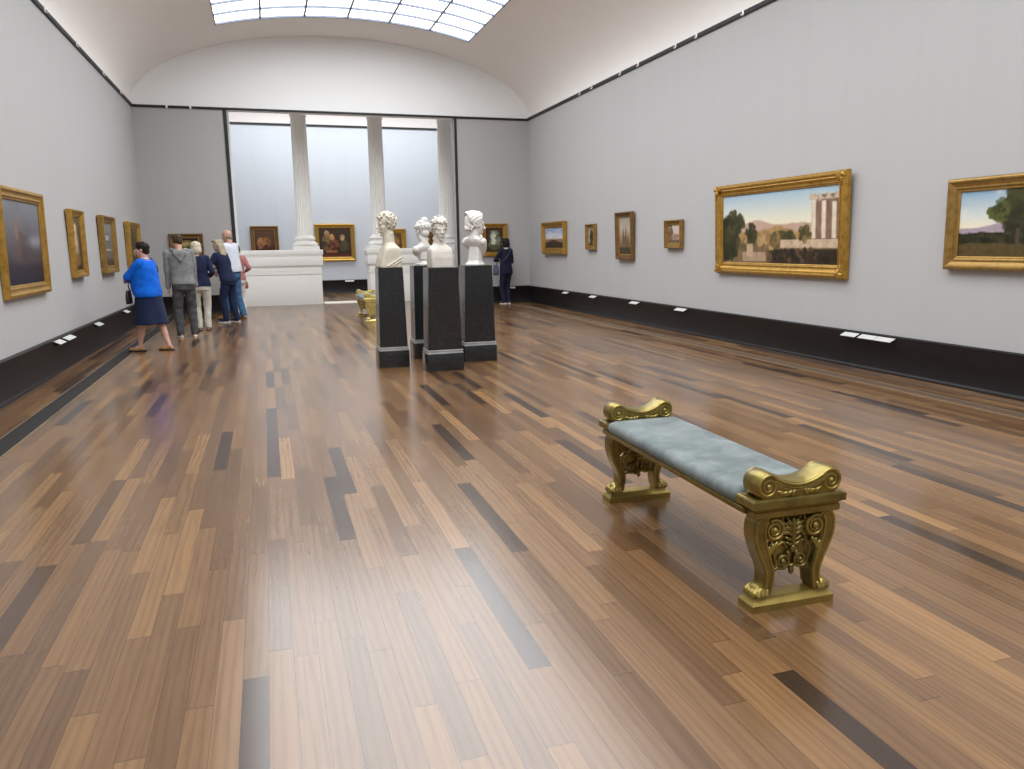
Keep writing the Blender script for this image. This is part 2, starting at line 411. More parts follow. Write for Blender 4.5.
# ------------------------------------------------------------------ parapets and columns
PZ = 1.47
def parapet(x0, x1, endl, endr, label):
    t_ = thing('parapet', label, 'parapet', ((x0+x1)/2, 21.5, 0)); cx = (x0+x1)/2
    def run(prof_d, name):
        pass
    a, b = x0-cx, x1-cx
    def slab(bm, z0, z1, out, bev=.004): box(bm, (a-(out if endl else 0), -out, z0), (b+(out if endr else 0), .66+out, z1), bev)
    bm = B(); slab(bm, 0, .82, 0); obj('dado', bm, M['stone_white'], t_)
    bm = B(); slab(bm, .82, .845, .022); slab(bm, .845, .875, .010); slab(bm, .885, .985, .004); slab(bm, .875, .885, .016); obj('moulding', bm, M['stone_white'], t_)
    bm = B(); slab(bm, .985, 1.03, .004); slab(bm, 1.03, 1.055, .022); slab(bm, 1.055, 1.29, .05); obj('frieze', bm, M['stone_white'], t_)
    bm = B(); slab(bm, 1.29, 1.312, .035); slab(bm, 1.312, 1.345, .05); slab(bm, 1.345, PZ, .065, .012); obj('capstone', bm, M['stone_white'], t_)
    return t_
parapet(OL-.01, 1.43, False, True, 'white stone parapet wall left of the passage, behind the visitors group')
parapet(2.73, 8.0, True, False, 'white stone parapet wall right of the passage, behind the black pedestals')
def column(x, label):
    t_ = thing('column', label, 'column', (x, 21.8, PZ), 0, None)
    bm = B(); box(bm, (-.345, -.3, 0), (.345, .36, .10), .006); obj('plinth', bm, M['stone_white'], t_)
    prof = [(.30, .10)]
    for i in range(9): a = -PI/2+PI*i/8; prof.append((.285+.045*math.cos(a), .145+.045*math.sin(a)))
    prof += [(.275, .192), (.275, .205), (.255, .215), (.245, .235), (.25, .255), (.27, .262), (.27, .272)]
    for i in range(7): a = -PI/2+PI*i/6; prof.append((.255+.026*math.cos(a), .298+.026*math.sin(a)))
    prof += [(.245, .325), (.245, .345), (.225, .36), (.21, .39)]
    bm = B(); lathe(bm, prof, seg=40); obj('base', bm, M['stone_white'], t_)
    bm = B(); N = 20; rings = []
    hs = [.385, .40, .43, 1.2, 2.2, 3.0, 3.42, 3.45, 3.47]
    for k, z in enumerate(hs):
        R0 = .212-.014*(z/3.5)**1.6; fl = 0 if k in (0, 1, 7, 8) else .020
        ring = []
        for i in range(N*8):
            ph = (i % 8)/8; s = math.sin(PI*max(0, min(1, (ph-.12)/.88))) if ph > .12 else 0
            r = R0-fl*(s**.8 if s > 0 else 0); a = 2*PI*i/(N*8); ring.append((r*math.cos(a), r*math.sin(a), z))
        rings.append(ring)
    loft(bm, rings); obj('shaft', bm, M['stone_white'], t_, ang=70)
    bm = B(); lathe(bm, [(.2, 3.46), (.215, 3.47), (.225, 3.49), (.205, 3.51), (.205, 3.56), (.24, 3.60), (.29, 3.66), (.30, 3.70)], seg=40); box(bm, (-.31, -.31, 3.70), (.31, .31, 3.85)); obj('capital', bm, M['stone_white'], t_)
column(1.067, 'white fluted column on the left parapet beside the passage, leftmost of three')
column(3.08, 'middle white fluted column, on the parapet just right of the passage')
column(5.02, 'rightmost white fluted column, nearest the black edge of the opening')

# ------------------------------------------------------------------ painting art
rs = np.random.RandomState(3)
def fbm(u, v, f, seed=0, octv=4):
    out = np.zeros_like(u); amp = 1.; tot = 0
    for o in range(octv):
        r = np.random.RandomState(seed*17+o); g = r.rand(64, 64); x = u*f; y = v*f
        xi, yi = np.floor(x).astype(int), np.floor(y).astype(int); fx, fy = x-xi, y-yi; fx = fx*fx*(3-2*fx); fy = fy*fy*(3-2*fy)
        G = lambda i, j: g[i % 64, j % 64]
        out += amp*((G(xi, yi)*(1-fx)+G(xi+1, yi)*fx)*(1-fy)+(G(xi, yi+1)*(1-fx)+G(xi+1, yi+1)*fx)*fy)
        tot += amp; amp *= .5; f *= 2
    return out/tot
def lin(c): 
    c = np.array(c)/255.; return np.where(c <= .04045, c/12.92, ((c+.055)/1.055)**2.4)
def sm(a, b, x): t_ = np.clip((x-a)/(b-a), 0, 1); return t_*t_*(3-2*t_)
class Art:
    def __init__(s, nu, nv, aspect):
        u, v = np.meshgrid(np.linspace(0, 1, nu), np.linspace(0, 1, nv)); s.u, s.v, s.a = u, v, aspect
        s.c = np.zeros(u.shape+(3,)); s.N = lambda f, seed, o=4: fbm(u*aspect, v, f, seed, o)
    def vgrad(s, stops):
        for i in range(3): s.c[..., i] = np.interp(s.v, [p for p, _ in stops], [lin(c)[i] for _, c in stops])
    def put(s, m, col, vary=.25, f=14, seed=1):
        k = 1+vary*2*(s.N(f, seed)-.5); m = np.clip(m, 0, 1)[..., None]; s.c = s.c*(1-m)+m*(lin(col)[None, None]*k[..., None])
    def below(s, line, soft=.01): return sm(soft, -soft, s.v-line)
    def blob(s, cx, cy, rx, ry, rough=.5, f=8, seed=1, soft=.25):
        d = ((s.u-cx)/rx)**2+((s.v-cy)/ry)**2; return sm(1+soft, 1-soft, d+rough*4*(s.N(f, seed)-.5))
    def rect(s, x0, x1, y0, y1, e=.006): return sm(x0-e, x0+e, s.u)*sm(x1+e, x1-e, s.u)*sm(y0-e, y0+e, s.v)*sm(y1+e, y1-e, s.v)
def dabs(a, cx, cy, rx, ry, n, size, cols, seed):
    r = np.random.RandomState(seed)
    for i in range(n):
        t_ = r.rand()*6.283; q = math.sqrt(r.rand()); x, y = cx+rx*q*math.cos(t_), cy+ry*q*math.sin(t_); sz = size*(.5+r.rand())
        d = ((a.u-x)/sz*a.a)**2+((a.v-y)/sz)**2
        a.put(.85*sm(1.2, .7, d+1.6*(a.N(16, seed)-.5)), cols[r.randint(len(cols))], .3, 24)
def A_river(a):       # broad sunny valley, dark trees left, pale ruin on the right
    a.vgrad([(0, (90, 70, 50)), (.42, (240, 220, 175)), (.62, (226, 222, 200)), (.85, (190, 203, 205)), (1, (158, 186, 204))])
    a.put(a.below(.50+.11*np.exp(-((a.u-.33)/.13)**2)+.05*np.exp(-((a.u-.7)/.2)**2)+.02*a.N(9, 2), .012), (190, 160, 140), .15)
    a.put(a.below(.42+.08*np.exp(-((a.u-.52)/.12)**2)+.05*a.N(8, 4), .012), (170, 135, 88), .35)
    a.put(a.blob(.55, .36, .10, .10, .6, 9, 5), (90, 80, 45), .4)
    a.put(a.below(.30+.05*a.N(6, 7)), (120, 98, 66), .4)
    dabs(a, .45, .30, .35, .10, 60, .05, [(150, 118, 76), (96, 84, 48), (178, 146, 100), (120, 96, 60)], 40)
    dabs(a, .06, .38, .10, .30, 60, .09, [(34, 36, 22), (46, 46, 26), (60, 58, 32)], 41)
    dabs(a, .13, .60, .07, .16, 34, .06, [(40, 42, 24), (58, 58, 30), (78, 72, 40)], 42)
    dabs(a, .28, .44, .05, .14, 24, .05, [(48, 50, 28), (66, 62, 34)], 43); dabs(a, .62, .33, .05, .07, 16, .05, [(60, 58, 32), (84, 76, 44)], 44)
    a.put(a.rect(.80, 1.0, .30, .90)*sm(.30, .42, a.N(7, 33)+.5*(a.u-.62)), (128, 102, 84), .4)
    for k in range(3): a.put(a.rect(.80+.075*k, .83+.075*k, .34, .84-.02*k), (222, 204, 182), .2)
    a.put(a.rect(.78, 1.0, .84, .92)*sm(.3, .4, a.N(9, 8)), (196, 174, 150), .2)
    a.put(a.rect(.55, 1.0, .22, .33), (196, 172, 144), .35)
    dabs(a, .74, .40, .05, .08, 20, .05, [(88, 80, 44), (140, 116, 72), (66, 62, 36)], 45)
    a.put(a.below(.17+.05*a.N(14, 21), .012)*sm(.40, .50, a.u), (52, 42, 30), .6)
    dabs(a, .72, .12, .27, .08, 90, .035, [(34, 28, 22), (58, 44, 32), (92, 74, 54), (40, 36, 26)], 46)
    a.put(a.rect(.20, .42, .03, .16), (172, 145, 118), .25); a.put(a.rect(.24, .30, .1, .28), (186, 160, 132), .2)
def A_tree(a):        # tall tree before a wide plain
    a.vgrad([(0, (50, 45, 25)), (.4, (238, 225, 190)), (.6, (212, 216, 208)), (1, (132, 166, 194))])
    a.put(.7*sm(.45, .72, a.N(3, 4)), (226, 224, 214), .05)
    a.put(a.below(.42+.10*np.exp(-((a.u-.55)/.25)**2)+.02*a.N(9, 3)), (165, 150, 160), .15)
    a.put(a.below(.36+.03*a.N(10, 5))*sm(.2, .35, a.u), (205, 160, 135), .3)
    a.put(a.below(.33+.07*a.N(7, 6)), (36, 38, 24), .5)
    dabs(a, .62, .70, .19, .26, 110, .09, [(44, 48, 26), (56, 58, 32), (70, 72, 40), (84, 88, 50)], 51); dabs(a, .40, .66, .09, .09, 34, .06, [(84, 88, 40), (66, 72, 34), (52, 56, 30)], 52)
    dabs(a, .62, .44, .12, .14, 50, .07, [(44, 44, 28), (60, 58, 36)], 53); dabs(a, .85, .72, .10, .2, 50, .07, [(54, 58, 32), (72, 76, 44)], 54)
    dabs(a, .25, .24, .22, .10, 60, .05, [(30, 32, 20), (44, 44, 26), (58, 54, 32)], 55)
    a.put(a.below(.16+.08*a.N(8, 9)), (84, 70, 40), .4); a.put(a.rect(.60, .64, .12, .42), (84, 70, 52), .3)
def A_gloom(a):       # large dark misty picture
    a.vgrad([(0, (32, 26, 36)), (.3, (60, 52, 55)), (.6, (90, 87, 94)), (1, (124, 128, 136))])
    a.c *= (.7+.6*a.N(3, 5))[..., None]
    a.put(.6*np.exp(-((a.u-.36-.12*(a.N(4, 6)-.5))/.07)**2-((a.v-.56)/.26)**2), (138, 104, 84), .5); a.put(.4*np.exp(-((a.u-.5)/.3)**2-((a.v-.3)/.15)**2), (92, 74, 68), .8, 9); a.put(.5*a.blob(.5, .4, .2, .2, .9, 8, 7, .5), (66, 50, 48), .3)
    a.put(.5*np.exp(-((a.u-.86)/.20)**2-((a.v-.52-.05*(a.N(4, 9)-.5))/.07)**2), (168, 168, 176), .3); a.put(.7*a.below(.18+.12*a.N(5, 8), .05), (30, 22, 30), .3)
def A_figure(a):
    a.vgrad([(0, (48, 36, 24)), (1, (92, 76, 52))]); dabs(a, .5, .45, .16, .32, 40, .07, [(176, 154, 124), (140, 116, 88), (200, 180, 150)], 70); a.put(a.blob(.48, .8, .14, .08, .4, 6, 3), (206, 178, 140), .2); a.put(a.blob(.6, .2, .3, .1, .5, 6, 5), (120, 84, 46), .3)
def A_window(a):
    a.vgrad([(0, (84, 76, 66)), (1, (128, 124, 122))]); a.put(a.rect(.3, .72, .56, .76), (82, 84, 92), .2); a.put(a.rect(.36, .66, .60, .72), (168, 170, 172), .15); a.put(a.rect(.2, .8, .36, .40), (176, 164, 146), .2); a.put(a.rect(.0, .12, 0, 1), (62, 48, 34), .2); a.put(a.below(.12+.05*a.N(7, 2)), (66, 56, 40), .3)
def A_wood(a):
    a.vgrad([(0, (50, 40, 24)), (1, (108, 92, 62))]); a.put(a.blob(.5, .6, .3, .3, .9, 7, 3), (62, 56, 34), .4); a.put(a.blob(.6, .3, .2, .1, .6, 7, 5), (160, 128, 80), .3)
def A_hill(a):
    a.vgrad([(0, (58, 44, 34)), (.4, (206, 186, 168)), (.55, (190, 194, 206)), (1, (120, 150, 192))]); a.put(.7*sm(.42, .7, fbm(a.u*1.2, a.v*3, 3, 4)), (222, 220, 218), .05)
    a.put(a.below(.43+.02*a.N(9, 2)), (152, 110, 84), .3); a.put(a.below(.26+.13*np.exp(-((a.u-.45)/.25)**2)+.03*a.N(9, 3)), (58, 46, 36), .4)
def A_cypress(a):
    a.vgrad([(0, (80, 70, 40)), (.4, (180, 166, 132)), (1, (150, 140, 122))]); a.put(a.blob(.5, .45, .32, .42, .6, 6, 2), (34, 42, 26), .4); a.put(a.below(.12), (70, 62, 32), .3)
def A_spires(a):
    a.vgrad([(0, (66, 52, 34)), (.3, (132, 112, 86)), (.7, (178, 164, 146)), (1, (150, 142, 132))])
    for cx, h, w in ((.33, .76, .16), (.55, .84, .12), (.74, .62, .14), (.45, .48, .34)): a.put(sm(.02, -.02, a.v-(h-abs(a.u-cx)/w*.5))*sm(w, w*.9, abs(a.u-cx)), (104, 82, 56), .35, 16)
    a.put(a.below(.14+.08*a.N(8, 2)), (62, 52, 32), .4)
def A_mist(a):
    a.vgrad([(0, (120, 96, 76)), (.4, (200, 176, 160)), (1, (196, 184, 176))]); a.put(a.blob(.15, .5, .2, .5, .9, 7, 2), (104, 84, 70), .3); a.put(a.blob(.6, .35, .3, .15, .7, 7, 5), (152, 120, 104), .3); a.put(a.below(.18+.05*a.N(8, 4)), (106, 84, 64), .3)
def A_oval(a):
    a.vgrad([(0, (34, 26, 18)), (1, (40, 32, 22))]); a.put(a.blob(.5, .48, .40, .40, .1, 5, 2, .1), (112, 98, 54), .35); a.put(a.blob(.5, .4, .28, .18, .6, 6, 3), (72, 74, 44), .3); a.put(a.blob(.45, .7, .2, .1, .5, 6, 4), (166, 148, 92), .2)
def A_cascade(a):
    a.vgrad([(0, (58, 46, 30)), (1, (66, 46, 30))]); dabs(a, .5, .5, .26, .34, 60, .08, [(104, 112, 98), (80, 86, 66), (130, 134, 116)], 71); dabs(a, .46, .56, .09, .26, 30, .06, [(206, 206, 186), (182, 186, 166), (222, 222, 206)], 72); a.put(a.blob(.55, .22, .3, .1, .6, 7, 4), (84, 86, 62), .4)
def A_company(a):     # warm dark interior with a few seated shapes
    a.vgrad([(0, (50, 30, 18)), (1, (62, 48, 36))])
    dabs(a, .22, .52, .10, .24, 40, .07, [(104, 86, 50), (84, 66, 40), (120, 98, 62), (66, 46, 30)], 61); dabs(a, .24, .80, .035, .07, 8, .06, [(176, 146, 108), (150, 112, 74)], 62)
    dabs(a, .43, .42, .13, .20, 40, .07, [(96, 54, 32), (74, 40, 24), (120, 72, 44)], 63); dabs(a, .42, .68, .03, .05, 6, .06, [(206, 150, 104), (186, 124, 80)], 64)
    dabs(a, .78, .38, .11, .20, 36, .07, [(52, 44, 32), (70, 60, 42), (84, 72, 50)], 65); dabs(a, .74, .66, .03, .05, 6, .06, [(178, 150, 108), (150, 120, 82)], 66)
    a.put(.8*a.rect(.2, .55, .16, .23, .03), (166, 106, 62), .4); a.put(a.below(.1, .04), (92, 42, 22), .4)
def A_group(a):
    a.vgrad([(0, (66, 38, 22)), (1, (96, 66, 44))])
    dabs(a, .30, .38, .12, .24, 40, .07, [(186, 134, 84), (150, 98, 60), (120, 74, 44)], 67); dabs(a, .55, .50, .14, .16, 30, .07, [(140, 92, 56), (110, 70, 44), (168, 120, 78)], 68); dabs(a, .75, .36, .12, .18, 30, .07, [(104, 66, 42), (84, 50, 32), (128, 86, 56)], 69)
def A_umber(a):
    a.vgrad([(0, (70, 46, 26)), (1, (104, 74, 44))]); a.put(a.blob(.5, .5, .3, .3, .7, 6, 2), (150, 108, 62), .3); a.put(a.blob(.3, .7, .2, .15, .7, 6, 3), (60, 42, 28), .3)

def canvas_mesh(name, w, h, y, fn, parent, z0, res=90.):
    nu = int(max(40, min(240, w*res))); nv = int(max(40, min(160, h*res))); a = Art(nu, nv, w/h); fn(a)
    me = bpy.data.meshes.new(name)
    X = (a.u-.5)*w; Z = z0+a.v*h
    co = np.stack([X, np.full_like(X, y), Z], -1).reshape(-1, 3)
    idx = np.arange(nu*nv).reshape(nv, nu)
    q = np.stack([idx[:-1, :-1], idx[:-1, 1:], idx[1:, 1:], idx[1:, :-1]], -1).reshape(-1, 4)
    # a thin stretcher edge behind the painted face
    n0 = len(co); b = [(-w/2, y+.02, z0), (w/2, y+.02, z0), (w/2, y+.02, z0+h), (-w/2, y+.02, z0+h)]
    co = np.vstack([co, b]); faces = q.tolist()
    cs = [idx[0, 0], idx[0, -1], idx[-1, -1], idx[-1, 0]]
    faces.append([n0+3, n0+2, n0+1, n0])
    edges = [idx[0, :].tolist(), idx[:, -1].tolist(), idx[-1, ::-1].tolist(), idx[::-1, 0].tolist()]
    for k in range(4): faces.append(edges[k][::-1]+[n0+k, n0+(k+1) % 4])
    me.from_pydata(co.tolist(), [], faces)
    at = me.color_attributes.new('Col', 'FLOAT_COLOR', 'POINT')
    colr = np.ones((len(co), 4)); colr[:n0, :3] = np.clip(a.c, 0, 1).reshape(-1, 3); colr[n0:, :3] = .3
    at.data.foreach_set('color', colr.ravel())
    me.materials.append(M['art']); me.update()
    o = bpy.data.objects.new(name, me); C.objects.link(o); o.parent = parent; return o

PROFILES = {
 'grand': [(0, 0), (0, .62), (.05, .70), (.10, .72), (.14, .86), (.22, .98), (.30, 1.0), (.36, .96), (.40, .84), (.47, .80), (.53, .86), (.58, .80), (.66, .62), (.76, .52), (.84, .50), (.86, .58), (.92, .58), (.95, .48), (1, .44), (1, .2)],
 'deep':  [(0, 0), (0, .84), (.06, .96), (.16, 1.0), (.26, .97), (.30, .84), (.38, .80), (.44, .86), (.50, .84), (.56, .70), (.72, .58), (.78, .55), (.82, .64), (.90, .64), (.94, .55), (1, .5), (1, .2)],
 'plain': [(0, 0), (0, .75), (.08, .92), (.2, 1.0), (.32, .98), (.42, .84), (.6, .72), (.72, .66), (.76, .72), (.86, .72), (.9, .6), (1, .52), (1, .2)]}
def painting(name, label, w, h, D, mw, fn, loc, rz, mat, prof='deep', tilt=0, ornament=False, group=None, slip=.018):
    t_ = thing(name, label, 'painting', loc, rz, group, tilt)
    bm = B(); rings = []
    for s, d in PROFILES[prof]:
        s *= mw; d *= D; rings.append([(-w/2+s, -d, s), (w/2-s, -d, s), (w/2-s, -d, h-s), (-w/2+s, -d, h-s)])
    s = mw; rings.append([(-w/2+s, 0, s), (w/2-s, 0, s), (w/2-s, 0, h-s), (-w/2+s, 0, h-s)]); rings.append(rings[0])
    R = [[bm.verts.new(p) for p in r] for r in rings[:-1]]; R.append(R[0])
    for a, b in zip(R, R[1:]):
        for i in range(4): bm.faces.new((a[i], a[(i+1) % 4], b[(i+1) % 4], b[i]))
    obj('frame', bm, mat, t_, ang=28)
    dlast = PROFILES[prof][-2][1]*D
    bm = B(); rings = []
    for s, d in ((mw-.004, dlast-.012), (mw-.004, dlast-.003), (mw+slip*.5, dlast-.001), (mw+slip, dlast-.008), (mw+slip, dlast-.022)):
        rings.append([(-w/2+s, -d, s), (w/2-s, -d, s), (w/2-s, -d, h-s), (-w/2+s, -d, h-s)])
    loft(bm, rings, caps=False); obj('slip', bm, M['slip'], t_, ang=28)
    m = mw+slip-.003; canvas_mesh('canvas', w-2*m, h-2*m, -(dlast-.018), fn, t_, m)
    if ornament:
        for sx_, zz in ((-1, mw*.42), (1, mw*.42), (-1, h-mw*.42), (1, h-mw*.42)):
            bm = B(); cx = sx_*(w/2-mw*.42); cz = zz; vz_ = 1 if zz < h/2 else -1
            for k in range(7):
                a = rad(-20+k*130/6-45+45); dx, dz = math.cos(rad(k*15)), math.sin(rad(k*15))
                L = .075+.035*(k in (0, 6)); p = V((cx-sx_*dx*L*.5, -D*.93, cz+vz_*dz*L*.5))
                rot = Matrix.Rotation(math.atan2(vz_*dz, -sx_*dx), 3, 'Y').transposed()
                rot = Matrix.Rotation(-math.atan2(vz_*dz, -sx_*dx), 3, 'Y')
                ellipsoid(bm, p, (L*.62, .024, .013), rot, 10, 7)
            ellipsoid(bm, (cx+sx_*.01, -D*.97, cz-vz_*.01), (.035, .028, .035), None, 12, 8)
            for k in range(6): ellipsoid(bm, (cx+.042*math.cos(k*PI/3), -D*.97, cz+.042*math.sin(k*PI/3)), (.014, .016, .014), None, 8, 6)
            obj('corner_ornament', bm, mat, t_)
    return t_
RL, RR = rad(90), rad(-90)
def left(label, y0, y1, z0, z1, *a, **k): return painting('framed_painting', label, y1-y0, z1-z0, *a[:3], (XL+.004, (y0+y1)/2, z0), RL, *a[3:], **k)
def right(label, y0, y1, z0, z1, *a, **k): return painting('framed_painting', label, y1-y0, z1-z0, *a[:3], (XR-.004, (y0+y1)/2, z0), RR, *a[3:], **k)
def back(label, x0, x1, z0, z1, Y, *a, **k): return painting('framed_painting', label, x1-x0, z1-z0, *a[:3], ((x0+x1)/2, Y-.004, z0), 0, *a[3:], **k)
left('large gilt framed dark misty grey painting on the left wall, cut by the photo edge', 9.22, 10.88, 1.03, 2.21, .07, .115, A_gloom, M['gold'], 'plain', tilt=rad(1.5))
left('narrow gilt framed painting with pale figure, second from the front on the left wall', 12.28, 13.03, 1.15, 2.11, .085, .085, A_figure, M['gold'], tilt=rad(1))
left('brownish gilt framed painting with grey window scene, third from the front on the left wall', 14.41, 15.52, 1.14, 2.11, .095, .105, A_window, M['gold_dark'], tilt=rad(1))
left('deep gilt framed painting on the left wall nearest the corner, beside the woman in blue', 17.0, 18.36, 1.13, 2.09, .10, .12, A_wood, M['gold'], tilt=rad(1))
right('small gilt framed landscape with blue sky over dark hill, nearest the right corner', 16.87, 18.38, 1.29, 2.06, .10, .13, A_hill, M['gold'], tilt=rad(1.5))
right('smallest gilt framed painting of a dark green tree on the right wall', 15.17, 15.63, 1.395, 1.94, .08, .065, A_cypress, M['gold_dark'], tilt=rad(1.5))
right('tall upright brown framed painting of pointed spires on the right wall', 13.38, 14.08, 1.21, 2.12, .09, .085, A_spires, M['gold_brown'], tilt=rad(2))
right('small square brown framed misty painting on right wall, next to the large landscape', 11.58, 12.13, 1.425, 1.905, .08, .07, A_mist, M['gold_dark'], tilt=rad(2))
right('large wide gilt framed landscape with corner ornaments on the right wall', 7.67, 10.50, 1.05, 2.355, .085, .15, A_river, M['gold'], 'grand', tilt=rad(2.5), ornament=True)
right('gilt framed landscape with tall green tree, cut by right photo edge', 4.95, 6.25, 1.21, 2.11, .085, .115, A_tree, M['gold_dark'], 'plain', tilt=rad(1.5))
back('dark framed painting with yellowish oval, hanging behind the heads of the visitors', -2.11, -1.37, 1.23, 1.89, YB, .07, .09, A_oval, M['gold_brown'], 'plain')
back('gilt framed painting of pale waterfall, viewed by the woman with shoulder bag', 5.43, 6.13, 1.235, 2.08, YB, .08, .095, A_cascade, M['gold'], 'deep')
back('brown framed small group painting above the left parapet in the far room', -.42, .45, 1.33, 2.24, Y2, .08, .11, A_group, M['gold_brown'], 'plain')
back('gilt framed dark painting of seated company in the far room, right of leftmost column', 1.6, 2.91, 1.07, 2.295, Y2, .09, .12, A_company, M['gold'], 'plain')
back('gilt framed brown painting in the far room, partly hidden by leftmost bust', 3.85, 4.64, 1.23, 2.12, Y2, .08, .14, A_umber, M['gold'], 'plain')
back('gilt framed painting in the far room, glimpsed between the two middle busts', 5.32, 6.05, 1.25, 2.04, Y2, .08, .14, A_umber, M['gold_dark'], 'plain')

# label cards on the baseboards
def card(loc_, rz, label, w=.22):
    t_ = thing('label_card', label, 'label card', loc_, rz, None)
    bm = B(); prism(bm, [(-.040, .022), (-.118, -.016), (-.120, -.011), (-.042, .027)], lambda a, b, d: (d, a, b), -w/2, w/2); obj('card', bm, M['label'], t_)
    bm = B(); prism(bm, [(-.034, .022), (-.034, -.03), (-.05, -.03), (-.10, -.010), (-.042, .019)], lambda a, b, d: (d, a, b), -w*.3, w*.3); obj('bracket', bm, M['black_matt'], t_)
for y, w, l in ((10.92, .30, 'white label card on left baseboard, nearest the camera of those on the left'), (11.42, .42, 'wider white label card on left baseboard, second from the front'), (13.35, .36, 'white label card on left baseboard below the narrow figure painting'), (15.9, .36, 'white label card on left baseboard just left of the woman in blue')): card((XL+.002, y, .385), RL, l, w)
for y, w, l in ((16.81, .30, 'white label card on right baseboard farthest away, nearest the room corner'), (15.21, .30, 'white label card on right baseboard, second from the room corner'), (13.25, .32, 'white label card on right baseboard below the tall spires painting'), (11.51, .32, 'white label card on right baseboard, fourth from the room corner'), (7.50, .24, 'white label card on right baseboard, leftmost of three below the large landscape'), (7.21, .25, 'white label card on right baseboard, middle one of three below the large landscape'), (6.95, .25, 'white label card on right baseboard, rightmost of three below the large landscape')): card((XR-.002, y, .39), RR, l, w)
card((6.25, YB-.002, .395), 0, 'small label card on end wall baseboard, beside the woman with shoulder bag', .14)
card((-.98, YB-.002, .395), 0, 'small label card on end wall baseboard among the group of visitors', .2)
card((2.66, Y2-.002, .395), 0, 'small pale label card on far room baseboard, below the company painting', .3)
# picture hooks on the rails
def hook(loc_, rz, label, group):
    t_ = thing('picture_hook', label, 'hook', loc_, rz, group)
    bm = B(); box(bm, (-.02, -.05, -.035), (.02, -.036, .035), .004); tube(bm, [(0, -.045, -.03), (0, -.06, -.045), (0, -.075, -.035), (0, -.075, -.02)], .007, 6); obj('clip', bm, M['silver'], t_)
for y in (16.05, 15.4, 14.05, 13.3, 11.95, 11.3, 10.05): hook((XR, y, H), RR, 'tiny pale picture hook on the black rail of the right wall', 'picture hooks on the right rail')
for y in (12.35, 14.2, 16.3, 18.1): hook((XL, y, H), RL, 'tiny pale picture hook on the black rail of the left wall', 'picture hooks on the left rail')
for x in (-1.9, -1.4): hook((x, YB, H-.015), 0, 'tiny pale picture hook on the end wall rail above the visitors', 'picture hooks on the end rail')

# ------------------------------------------------------------------ pedestals
def pedestal(x0, x1, y0, d, ws, lean, label, rz=0):
    cx = (x0+x1)/2; w = x1-x0; t_ = thing('pedestal', label, 'pedestal', (cx, y0+d/2, 0), rz)
    bm = B(); box(bm, (-w/2, -d/2, 0), (w/2, d/2, .215), .006); obj('plinth', bm, M['stone'], t_)
    bm = B(); q = .022
    for z0, z1, e in ((.215, .228, .004), (.228, .246, .014), (.246, .262, .006)):
        box(bm, (-w/2+e, -d/2+e, z0), (w/2-e, d/2-e, z1), .003)
    obj('moulding', bm, M['stone_edge'], t_)
    wb = w-.03; db = d-.03; wt = ws; dt = ws*.95; rings = []
    for z, f in ((.262, 0), (1.262, 1)):
        a = (wb*(1-f)+wt*f)/2; b = (db*(1-f)+dt*f)/2; c = .006
        rings.append([(-a+c, -b, z), (a-c, -b, z), (a, -b+c, z), (a, b-c, z), (a-c, b, z), (-a+c, b, z), (-a, b-c, z), (-a, -b+c, z)])
    bm = B(); loft(bm, rings); obj('shaft', bm, M['stone'], t_)
    return t_
PD = [((1.293, 1.675), 9.61, .38, .31, 'black stone pedestal, leftmost, under the bust in left profile'),
      ((1.86, 2.24), 10.23, .38, .32, 'black stone pedestal farthest back, mostly hidden behind the others'),
      ((1.806, 2.262), 9.09, .34, .365, 'black stone pedestal nearest the camera, under the bust facing forward'),
      ((2.42, 2.866), 9.68, .40, .365, 'black stone pedestal, rightmost, under the bust turned away')]
for (a, b), y0, d, ws, l in PD: pedestal(a, b, y0, d, ws, 0, l)

# ------------------------------------------------------------------ heads (shared by busts and people)
def head_prims(bm, T, nose=1., ears=True):
    """unit head: chin 0, crown 1, face towards -y; T maps to target space (uniform scale)"""
    s = T.to_scale()[0]; r3 = T.to_3x3().normalized()
    def E(c, r): ellipsoid(bm, T @ V(c), tuple(x*s for x in r), r3)
    def R(p, q, a, b): rcone(bm, T @ V(p), T @ V(q), a*s, b*s)
    E((0, .06, .66), (.315, .385, .345)); E((0, -.06, .42), (.255, .27, .36)); E((0, -.10, .28), (.215, .22, .22))
    E((0, -.245, .085), (.085, .075, .075)); R((-.16, .02, .22), (0, -.24, .09), .09, .07); R((.16, .02, .22), (0, -.24, .09), .09, .07)
    R((-.14, -.275, .60), (.14, -.275, .60), .055, .055)
    for k in (-1, 1):
        E((k*.145, -.165, .40), (.10, .12, .13)); E((k*.12, -.272, .525), (.052, .045, .036)); R((k*.055, -.312, .600), (k*.19, -.262, .580), .03, .025)
        if ears: E((k*.305, .05, .50), (.035, .085, .125)); E((k*.30, .03, .41), (.03, .05, .05))
        E((k*.045, -.385*nose-.0, .385), (.04, .045, .032))
    R((0, -.325, .57), (0, -.43*nose, .40), .034, .05)
    R((-.075, -.315, .262), (.075, -.315, .262), .026, .026); E((0, -.335, .262), (.05, .03, .022)); E((0, -.325, .205), (.075, .034, .028)); E((0, -.30, .235), (.09, .03, .02))

